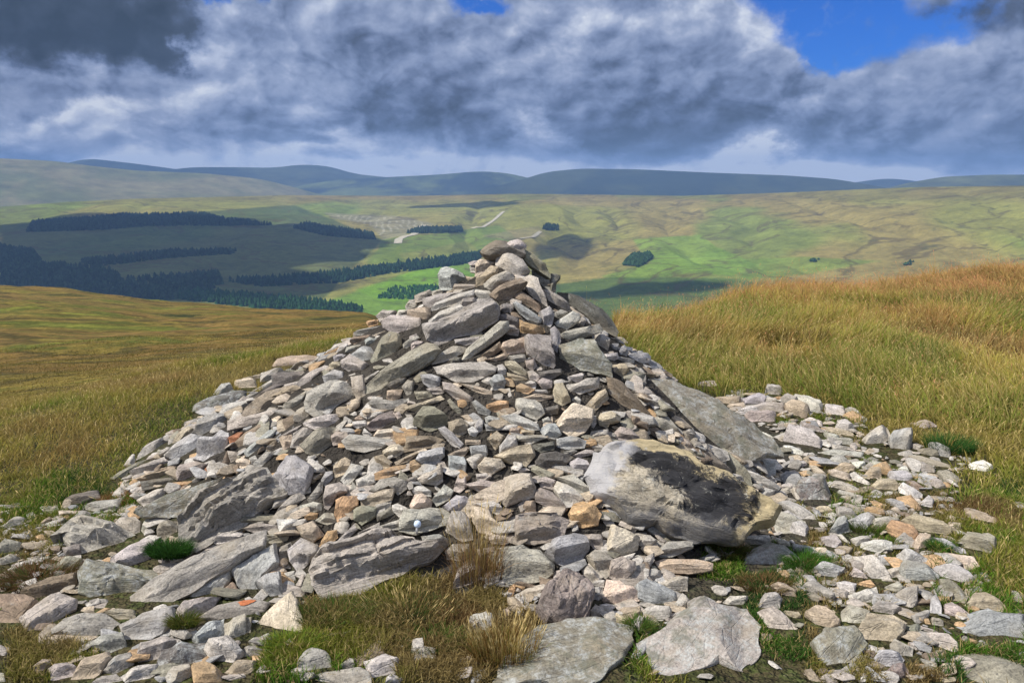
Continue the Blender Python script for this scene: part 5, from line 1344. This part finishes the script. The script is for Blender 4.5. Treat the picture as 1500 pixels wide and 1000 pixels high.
# short turf round the foreground stones
FG = [([(380, 1000), (395, 930), (440, 900), (470, 872), (560, 850), (690, 850), (790, 900), (740, 1000)], 2600, .05),
      ([(925, 940), (1010, 850), (1040, 815), (1190, 780), (1230, 830), (1190, 880), (1120, 900), (1240, 1000), (940, 1000)], 2200, .035),
      ([(1230, 660), (1390, 720), (1400, 820), (1300, 900), (1200, 900), (1150, 760)], 900, .04),
      ([(1370, 760), (1500, 700), (1500, 1000), (1380, 1000)], 1800, .05),
      ([(0, 700), (120, 690), (200, 730), (120, 800), (0, 830)], 900, .045),
      ([(20, 920), (130, 920), (150, 985), (20, 1000)], 500, .045),
      ([(1190, 880), (1260, 960), (1400, 1000), (1200, 1000)], 500, .035),
      ([(1040, 590), (1250, 600), (1300, 660), (1180, 640)], 140, .06)]
parts = []
for fi, (poly, cnt, hg) in enumerate(FG):
    q, W = reg_points(poly, cnt); q = q[(mound(q[:, 0], q[:, 1]) < .12)]
    dn = fbm(q[:, 0] * 3, q[:, 1] * 3, 201 + fi, 2); q = q[dn > .33]
    x, y = q.T; per = 22; c, f = colr(x * 1.8, y * 1.8, 211 + fi, [(0, DEEP), (.3, GREEN), (.55, OLIVE), (.75, (.24, .185, .07)), (1, BROWN)])
    X = np.repeat(x, per) + rng.normal(0, .022, len(x) * per); Y = np.repeat(y, per) + rng.normal(0, .022, len(x) * per)
    cc = np.repeat(c, per, 0) * rng.uniform(.6, 1.3, (len(X), 1)); dry = rng.uniform(0, 1, len(X)) < .18; cc[dry] = np.array(STRAW) * .8
    ok = clear(X, Y, MASK, hg * .35); X, Y, cc = X[ok], Y[ok], cc[ok]
    H = hg * rng.uniform(.35, 1.25, len(X)) * np.repeat(rng.uniform(.6, 1.2, len(x)), per)[ok]
    parts.append(blades(np.stack([X, Y, G(X, Y) - .005], 1), H, .0028 * rng.uniform(.7, 1.4, len(X)), rng.uniform(0, 6.28, len(X)), rng.uniform(.2, 1.0, len(X)), cc))
V, q, t3, Cc = join(parts)
o = mesh_np('turf', V, [q, t3], m_gr, Cc); tagit(o, 'short green and brown turf between the foreground stones', 'turf', None, 'stuff')
# single tufts one can point at
def tuft(px, py, label, n, h, rad, cols, lean=.6, wdt=.003, cat='grass tuft', bend=None, head=0.0, up=0.0):
    n = int(n * 1.7); wdt = min(wdt, .0055) * .62; p = hit(px, py); a = rng.uniform(0, 6.28, n); r_ = rad * np.sqrt(rng.uniform(0, 1, n))
    X, Y = p[0] + r_ * np.cos(a), p[1] + r_ * np.sin(a) * .7
    c = np.array(cols)[rng.integers(len(cols), size=n)] * rng.uniform(.6, 1.25, (n, 1))
    ld = a + rng.normal(0, .5, n) if bend is None else bend + rng.normal(0, .6, n)
    P3 = np.stack([X, Y, G(X, Y) + up], 1); P3l = P3 - np.array([p[0], p[1], p[2]])
    parts = [blades(P3l, h * rng.uniform(.45, 1.1, n), wdt * rng.uniform(.7, 1.3, n), ld, np.clip(lean + rng.normal(0, .25, n), .05, 1.1), c)]
    if head:
        s = rng.uniform(0, 1, n) < head
        parts.append(blades(P3l[s], h * 1.35 * rng.uniform(.7, 1.1, s.sum()), np.full(s.sum(), .0018), ld[s], np.full(s.sum(), lean * .6), np.tile(GOLD, (s.sum(), 1)), np.tile(STRAW, (s.sum(), 1)), head=1.0))
    V, q, t3, Cc = join(parts); o = mesh_np('grass_tuft', V, [q, t3], m_gr, Cc); o.location = p
    tagit(o, label, cat)
tuft(250, 828, 'dark green mossy grass tuft under the lower end of the huge ridged block', 1500, .06, .085, [(.035, .10, .02), (.05, .13, .025), (.03, .07, .015)], .7, up=.05)
tuft(740, 965, 'dry golden grass clump left of the slab under the purple-brown boulder', 900, .10, .12, [(.30, .17, .05), (.36, .26, .09), (.13, .15, .03), (.22, .12, .04)], .35, .0028, head=.12)
tuft(700, 850, 'thin dry grass stems standing before the large oval boulder', 260, .22, .10, [(.40, .26, .13), (.30, .17, .08), (.20, .14, .06)], .3, .0024, head=.25)
tuft(430, 950, 'bright yellow-green grass patch left of the lone turf triangle', 1100, .055, .09, [(.16, .25, .03), (.10, .19, .025), (.26, .28, .04)], .8)
tuft(640, 945, 'fresh green grass tuft right of the low bottom slabs', 600, .05, .11, [(.07, .15, .025), (.12, .17, .035)], .7)
tuft(490, 905, 'green shaggy grass hanging below the split layered boulder', 1300, .06, .14, [(.05, .13, .02), (.09, .15, .03), (.15, .12, .04)], .7)
tuft(600, 905, 'dark grass with dry straws in the hollow under the split boulder', 1500, .055, .17, [(.04, .09, .02), (.09, .12, .03), (.16, .11, .04), (.3, .22, .09)], .7, head=.05)
tuft(1180, 830, 'green grass tuft beside the lichen-streaked stone', 700, .07, .09, [(.05, .15, .02), (.09, .18, .03)], .8)
tuft(1065, 815, 'brownish grass tuft under the tip of the black-stained boulder', 700, .08, .09, [(.12, .14, .03), (.15, .10, .04), (.09, .16, .03)], .8)
tuft(1120, 860, 'reddish brown dead grass patch above the lichen-spotted slab', 600, .05, .10, [(.20, .11, .05), (.14, .12, .04)], .9)
tuft(270, 928, 'olive moss and grass tuft wedged between blue-grey stones at lower left', 450, .05, .05, [(.13, .12, .03), (.08, .11, .02)], .8, up=.03)
tuft(180, 735, 'dead rust-brown grass mat at the left foot of the cairn', 900, .05, .10, [(.30, .15, .06), (.22, .11, .04), (.36, .22, .1)], .95)
tuft(60, 850, 'reddish dead grass bank at the left edge', 1200, .07, .16, [(.20, .10, .05), (.14, .09, .04), (.09, .11, .03)], .9)
tuft(935, 925, 'small green tuft between the pale pebbles and the spotted slab', 400, .06, .05, [(.08, .16, .03), (.15, .17, .04)], .7)
tuft(1270, 775, 'green grass growing in the gap of the right scree', 500, .055, .10, [(.10, .17, .03), (.15, .17, .04)], .8)
tuft(1375, 805, 'dark green tuft between the buff and bluish scree stones', 350, .05, .05, [(.04, .13, .02), (.06, .15, .03)], .8)
tuft(1390, 660, 'deep green clump behind the bluish broken slab', 700, .12, .14, [(.04, .12, .03), (.06, .15, .03)], .7)
# dark rushy clumps in the right-hand grass
for (px, py, lb) in [(1165, 480, 'dark brown rushy clump in the golden grass nearest the cairn')]:
    tuft(px, py + 30, lb, 700, .24, .34, [(.15, .10, .035), (.12, .12, .03), (.26, .19, .06)], .5, .0055)

# small pale blue marker standing on the stones
p = hit(613, 783); p = p + np.array([0, -.03, .055])
def lathe(name, prof, m_, parent=None):
    K = 16; a = np.arange(K) / K * 2 * np.pi; pr = np.array(prof)
    V = np.stack([pr[:, 0][:, None] * np.cos(a), pr[:, 0][:, None] * np.sin(a), np.repeat(pr[:, 1][:, None], K, 1)], -1).reshape(-1, 3)
    o = mesh_np(name, V, [grid_faces(len(pr), K, True)], m_, None, True); o.parent = parent; return o
mk = bpy.data.objects.new('marker', None); C.objects.link(mk); mk.location = p; mk.rotation_euler = (R(14), R(8), 0)
tagit(mk, 'tiny pale blue knob on a short white stub above the split layered boulder', 'marker')
mb = mat('pale_blue_paint'); t = NT(mb); t.out((.62, .74, .90), None, rough=.6)
mw = mat('white_paint'); t = NT(mw); t.out((.8, .8, .8), None, rough=.6)
lathe('cap', [(0.0001, .024), (.007, .023), (.013, .018), (.0155, .008), (.014, 0), (.005, -.001), (.0001, -.001)], mb, mk)
lathe('stub', [(.0001, -.04), (.005, -.04), (.0045, 0), (.0001, .002)], mw, mk)

# orange splash on the purplish slab
for r in recs:
    if r.get('P') and 'obj' in r:
        o = r['obj']; mo = mat('orange_lichen'); t = NT(mo)
        t.out(t.ramp(t.noise(t.n('ShaderNodeTexCoord').outputs['Object'], 90, 4), [(.3, (.36, .12, .05)), (.7, (.60, .20, .08))]), None, rough=.8)
        dg = o.data; co_ = np.empty(len(dg.vertices) * 3); dg.vertices.foreach_get('co', co_); co_ = co_.reshape(-1, 3)
        cpos = np.array(o.matrix_world.inverted() @ Vector(CAM)); tgt = ray(361, 886)
        # where the line of the splash meets the slab's plane
        Mi = np.array(o.matrix_world.inverted().to_3x3()); dl = Mi @ tgt; tt = -cpos[2] / dl[2]; q0 = cpos + dl * tt
        pts = []
        for k in range(14):
            a = k / 14 * 6.283; rr_ = .021 * (1 + .22 * math.sin(3 * a + 1) + .15 * math.sin(7 * a)); pts.append((q0[0] + rr_ * math.cos(a) * 1.5, q0[1] + rr_ * math.sin(a) * .7))
        pts = np.array(pts)
        def hz(q):
            d2 = ((co_[:, :2] - q) ** 2).sum(1) + (co_[:, 2] < 0) * 9; k = np.argsort(d2)[:3]; return co_[k, 2].max() + .003
        c0 = pts.mean(0); rings = [np.c_[c0 + s * (pts - c0), [hz(c0 + s * (w_ - c0)) for w_ in pts]] for s in (1, .66, .33)]
        V = np.vstack(rings + [np.array([[c0[0], c0[1], hz(c0)]])]); n = 14; i = np.arange(n)
        ob = mesh_np('lichen_patch', V, [grid_faces(3, n, True), np.stack([2 * n + i, 2 * n + (i + 1) % n, np.full(n, 3 * n)], 1)], mo, None, True)
        ob.parent = o
# ------------------------------------------------------------------ haze
hz_ = mat('haze_air'); hz_.use_nodes = True; nt = hz_.node_tree; nt.nodes.clear()
pv = nt.nodes.new('ShaderNodeVolumePrincipled'); pv.inputs['Color'].default_value = (.34, .57, 1.0, 1); pv.inputs['Density'].default_value = 1.3e-4; pv.inputs['Anisotropy'].default_value = .1
oo = nt.nodes.new('ShaderNodeOutputMaterial'); nt.links.new(pv.outputs[0], oo.inputs['Volume'])
x0, x1, y0, y1, z0, z1 = -8300, 8300, -8290, 8300, -300, 235
V = [(x, y, z) for z in (z0, z1) for y in (y0, y1) for x in (x0, x1)]
o = mesh_np('haze', V, [np.array([(0, 2, 3, 1), (4, 5, 7, 6), (0, 1, 5, 4), (2, 6, 7, 3), (0, 4, 6, 2), (1, 3, 7, 5)])], hz_)
tagit(o, 'blue air between the cairn and the far hills', None, None, 'stuff')

# ------------------------------------------------------------------ clouds whose shadows lie on the hillside
mc = mat('cloud_vapour'); t = NT(mc); t.out((.85, .86, .9), None, rough=1.0, spec=0)
def cloud(px, py, rx, ry, ang, label, alt=1500.0, seed=0):
    p = hill_hit(px, py); k = (alt - p[2]) / sd[2]; c = p + sd * k; g = np.random.default_rng(seed)
    import bmesh as bm_; b = bm_.new(); bm_.ops.create_icosphere(b, subdivisions=4, radius=1.0)
    V = np.array([v.co[:] for v in b.verts]); T = np.array([[v.index for v in f.verts] for f in b.faces]); b.free()
    dsp = 1 + .55 * (fbm(V[:, 0] * 1.7 + seed, V[:, 1] * 1.7 + V[:, 2], seed, 4) - .5) * 2
    V = V * dsp[:, None]; V[:, 2] = np.where(V[:, 2] < 0, V[:, 2] * .35, V[:, 2])
    V = V * np.array([rx, ry, min(rx, ry) * .45]); ca, sa = math.cos(R(ang)), math.sin(R(ang))
    V = np.stack([V[:, 0] * ca - V[:, 1] * sa, V[:, 0] * sa + V[:, 1] * ca, V[:, 2]], 1)
    o = mesh_np('cloud', V, [T], mc, None, True); o.location = c; tagit(o, label, None, None, 'structure')
cloud(170, 350, 560, 520, 0, 'broad cloud over the left hillside', seed=1)
cloud(40, 400, 420, 240, 0, 'cloud over the lower left valley', seed=3)
cloud(830, 362, 60, 230, -12, 'narrow cloud over the slope behind the cairn top', seed=4)
cloud(935, 424, 150, 45, 10, 'small cloud over the valley right of the cairn', seed=5)
cloud(690, 302, 190, 110, 0, 'cloud over the hill crest', seed=6)

# ------------------------------------------------------------------ world
w = bpy.data.worlds.new("World"); sc.world = w; w.use_nodes = True; nt = w.node_tree; nt.nodes.clear()
class W_(NT):
    def __init__(s, tree): s.t = tree
t = W_(nt)
tc = t.n('ShaderNodeTexCoord'); D_ = tc.outputs['Generated']
nm_ = t.n('ShaderNodeVectorMath', operation='NORMALIZE'); t.l(D_, nm_.inputs[0]); sx = t.n('ShaderNodeSeparateXYZ'); t.l(nm_.outputs[0], sx.inputs[0])
az = t.math('MULTIPLY', t.math('ARCTAN2', sx.outputs[0], sx.outputs[1]), 57.2958); el = t.math('MULTIPLY', t.math('ARCSINE', sx.outputs[2]), 57.2958)
ele = t.math('MAXIMUM', el, 0.0)
# cloud space: azimuth and elevation, flattened towards the horizon
cv = t.n('ShaderNodeCombineXYZ'); t.l(t.math('MULTIPLY', az, .055), cv.inputs[0])
t.l(t.math('MULTIPLY', t.math('POWER', t.math('ADD', ele, .3), .80), .115), cv.inputs[1]); cvv = cv.outputs[0]
def shift(v, off, scl=(1, 1, 1)):
    mpn = t.n('ShaderNodeMapping'); mpn.inputs['Location'].default_value = off; mpn.inputs['Scale'].default_value = scl; t.l(v, mpn.inputs['Vector']); return mpn.outputs[0]
big = t.noise(shift(cvv, (3.1, 1.7, 0)), 1.9, 3, .5, .2)
def billow(v):
    # lumps with soft tops and sharp creases, like heaped cloud
    wv = t.n('ShaderNodeVectorMath', operation='ADD'); t.l(v, wv.inputs[0])
    nv = t.n('ShaderNodeTexNoise'); nv.inputs['Scale'].default_value = 2.2; nv.inputs['Detail'].default_value = 4; t.l(v, nv.inputs['Vector'])
    sc2 = t.n('ShaderNodeVectorMath', operation='SCALE'); t.l(nv.outputs['Color'], sc2.inputs[0]); sc2.inputs['Scale'].default_value = .35; t.l(sc2.outputs[0], wv.inputs[1])
    s = None
    for f_, a_ in ((2.6, .50), (5.3, .26), (10.9, .14), (22, .08), (44, .04)):
        q = t.math('MULTIPLY', t.math('ABSOLUTE', t.math('SUBTRACT', t.noise(wv.outputs[0], f_, 0, .5), .5)), 2.0 * a_ * 2.2)
        s = q if s is None else t.math('ADD', s, q)
    return s
det = t.math('ADD', t.math('MULTIPLY', billow(shift(cvv, (.4, 2.2, 0), (1, 1.25, 1))), .20), t.math('MULTIPLY', t.noise(shift(cvv, (.4, 2.2, 0), (1, 1.2, 1)), 1.9, 9, .53, .1), .85))
det2 = t.math('ADD', t.math('MULTIPLY', billow(shift(cvv, (.435, 2.155, 0), (1, 1.25, 1))), .20), t.math('MULTIPLY', t.noise(shift(cvv, (.435, 2.155, 0), (1, 1.2, 1)), 1.9, 9, .53, .1), .85))
fin = t.noise(cvv, 14, 6, .6, .4)
def gauss(ca, ce, ra, re, amp):
    a = t.math('POWER', t.math('DIVIDE', t.math('SUBTRACT', az, ca), ra), 2.0); b = t.math('POWER', t.math('DIVIDE', t.math('SUBTRACT', el, ce), re), 2.0)
    return t.math('MULTIPLY', t.math('EXPONENT', t.math('MULTIPLY', t.math('ADD', a, b), -1.0)), amp)
def add(*v):
    r = v[0]
    for q in v[1:]: r = t.math('ADD', r, q)
    return r
SKYMIX = 1
lit = t.math('MULTIPLY', t.math('SUBTRACT', det, det2), 1.9)
tex = add(t.math('MULTIPLY', t.math('SUBTRACT', det, .5), .55), lit, t.math('MULTIPLY', t.math('SUBTRACT', fin, .5), .10), t.math('MULTIPLY', t.math('SUBTRACT', big, .5), .35))
# the cloud bank: lumps laid one before the other, edges frayed by noise, each with a pale top and a darker base
wn = t.n('ShaderNodeTexNoise'); wn.inputs['Scale'].default_value = 1.7; wn.inputs['Detail'].default_value = 9; wn.inputs['Roughness'].default_value = .60; t.l(cvv, wn.inputs['Vector'])
ws = t.n('ShaderNodeSeparateColor'); t.l(wn.outputs['Color'], ws.inputs[0])
azw = t.math('ADD', az, t.math('MULTIPLY', t.math('SUBTRACT', ws.outputs[0], .5), 17.0)); elw = t.math('ADD', el, t.math('MULTIPLY', t.math('SUBTRACT', ws.outputs[1], .5), t.math('ADD', 2.0, t.math('MULTIPLY', ele, .75))))
def mrange(v, a, b, c=0.0, d=1.0, mode='SMOOTHSTEP'):
    m_ = t.n('ShaderNodeMapRange', interpolation_type=mode); t.l(v, m_.inputs[0]); 
    for i_, q_ in enumerate((a, b, c, d)): m_.inputs[1 + i_].default_value = q_
    return m_.outputs[0]
def fmix(f, a, b): return t.math('ADD', a, t.math('MULTIPLY', f, t.math('SUBTRACT', b, a)))
L = mrange(el, 1.0, 7, 1.08, .55); B = None
def disk(px, py, rx, ry, edge):
    d = ray(px, py); ca = math.degrees(math.atan2(d[0], d[1])); ce = math.degrees(math.asin(d[2])); k_ = 57.3 / F
    k_ *= math.cos(R(ca)) ** 2
    a = t.math('DIVIDE', t.math('SUBTRACT', azw, ca), rx * k_); b = t.math('DIVIDE', t.math('SUBTRACT', elw, ce), ry * 57.3 / F)
    r_ = t.math('SQRT', t.math('ADD', t.math('MULTIPLY', a, a), t.math('MULTIPLY', b, b)))
    return mrange(r_, 1 + edge, 1 - edge), r_, b
def lump(px, py, rx, ry, lo, hi_, edge=.22, rim=.10):
    global L, B
    m_, r_, b = disk(px, py, rx, ry, edge)
    sh = mrange(b, -.7, .9, lo, hi_)
    if rim:
        rm = t.math('MULTIPLY', mrange(r_, .55, 1.0, 0.0, rim), mrange(b, -.2, .4)); sh = t.math('ADD', sh, rm)
    L = fmix(m_, L, sh)
    if B is not None: B = t.math('MULTIPLY', B, t.math('SUBTRACT', 1.0, m_))
for q in [(750, 100, 1000, 85, .52, .60, .4, 0), (250, 120, 270, 75, .50, .66, .35, .04), (60, 215, 110, 13, .44, .48, .4, 0), (115, 180, 115, 38, .66, 1.05, .25, .10),
          (330, 172, 150, 40, .54, .80, .3, .06), (490, 150, 150, 45, .44, .66, .3, .06), (560, 206, 120, 24, .70, .92, .3, .06), (420, 197, 85, 9, .34, .38, .4, 0),
          (620, 60, 200, 80, .44, .62, .35, .05), (700, 150, 150, 62, .32, .58, .25, .06), (870, 198, 130, 46, .60, .92, .25, .08), (810, 50, 130, 55, .46, .64, .35, .05)]: lump(*q)
B = t.math('MAXIMUM', disk(1240, 34, 235, 54, .10)[0], t.math('MAXIMUM', disk(705, 6, 40, 16, .5)[0], disk(325, -2, 60, 12, .5)[0]))
for q in [(965, 120, 185, 104, .24, .68, .14, .20), (1255, 170, 130, 62, .34, .60, .2, .14), (1120, 108, 58, 32, .36, .66, .25, .10), (1350, 160, 125, 70, .36, .64, .2, .10),
          (1460, 160, 120, 80, .32, .54, .3, .04), (1500, 0, 100, 46, .30, .44, .3, 0), (95, 26, 195, 58, .0, .08, .22, .05), (230, 58, 48, 40, .05, .14, .35, .05)]: lump(*q)
lum = t.math('ADD', t.math('ADD', L, t.math('MULTIPLY', tex, mrange(L, .0, .45, .35, 1.0))), -.01)
ccol = t.ramp(lum, [(.0, (.026, .036, .050)), (.15, (.050, .066, .098)), (.32, (.105, .142, .240)), (.50, (.200, .256, .405)), (.68, (.31, .37, .53)), (.86, (.50, .555, .69)), (1.0, (.70, .74, .82))])
ccol = t.mix(mrange(el, 16, 40, 0, .85), ccol, t.mix(1.0, (.46, .475, .49), mrange(big, .35, .65, .7, 1.25), 'MULTIPLY'))  # cloud overhead, out of view, greyed to keep the fill light neutral
hole = t.math('MULTIPLY', B, mrange(fin, .85, .5, .6, 1.0))
hi = t.n('ShaderNodeMapRange'); hi.inputs[1].default_value = 17; hi.inputs[2].default_value = 45; t.l(el, hi.inputs[0])
brk = t.ramp(t.math('ADD', big, t.math('MULTIPLY', t.math('SUBTRACT', det, .5), .4)), [(.46, 1.0), (.56, 0.0)])
hole = t.math('MAXIMUM', hole, t.math('MULTIPLY', hi.outputs[0], brk))
sky = t.n('ShaderNodeTexSky', sky_type='NISHITA'); sky.sun_disc = False; sky.sun_elevation = R(SUN_EL); sky.sun_rotation = R(SUN_AZ)
sky.altitude = 600; sky.air_density = 1.0; sky.dust_density = .3; sky.ozone_density = 3.0
tint = t.mix(1.0, sky.outputs[0], (.10, .38, 1.0), 'MULTIPLY')
b1 = t.n('ShaderNodeBackground'); b1.inputs[1].default_value = .11; t.l(tint, b1.inputs[0])
b2 = t.n('ShaderNodeBackground'); hb = t.n('ShaderNodeMapRange'); hb.inputs[1].default_value = 15; hb.inputs[2].default_value = 50; hb.inputs[3].default_value = 1.0; hb.inputs[4].default_value = 2.0; t.l(el, hb.inputs[0]); t.l(hb.outputs[0], b2.inputs[1]); t.l(ccol, b2.inputs[0])  # cloud strength raised above the view, added fill light for shaded faces
ms = t.n('ShaderNodeMixShader'); t.l(hole, ms.inputs[0]); t.l(b2.outputs[0], ms.inputs[1]); t.l(b1.outputs[0], ms.inputs[2])
t.l(ms.outputs[0], t.n('ShaderNodeOutputWorld').inputs[0])
w.cycles.sampling_method = 'MANUAL'; w.cycles.sample_map_resolution = 512

sl = bpy.data.lights.new('sun', 'SUN'); sl.energy = 5.0; sl.angle = R(.6); sl.color = (1.0, .955, .88)
so = bpy.data.objects.new('sun', sl); C.objects.link(so)
so.rotation_euler = Vector(sd).to_track_quat('Z', 'Y').to_euler()
so.location = (0, 0, 50)

sc.view_settings.view_transform = 'Standard'; sc.view_settings.look = 'None'; sc.view_settings.exposure = 0.08; sc.view_settings.gamma = 1.0
sc.render.engine = 'CYCLES'
sc.cycles.use_denoising = True
sc.cycles.max_bounces = 4; sc.cycles.diffuse_bounces = 2; sc.cycles.transmission_bounces = 2; sc.cycles.volume_bounces = 0
sc.cycles.volume_step_rate = 1.0
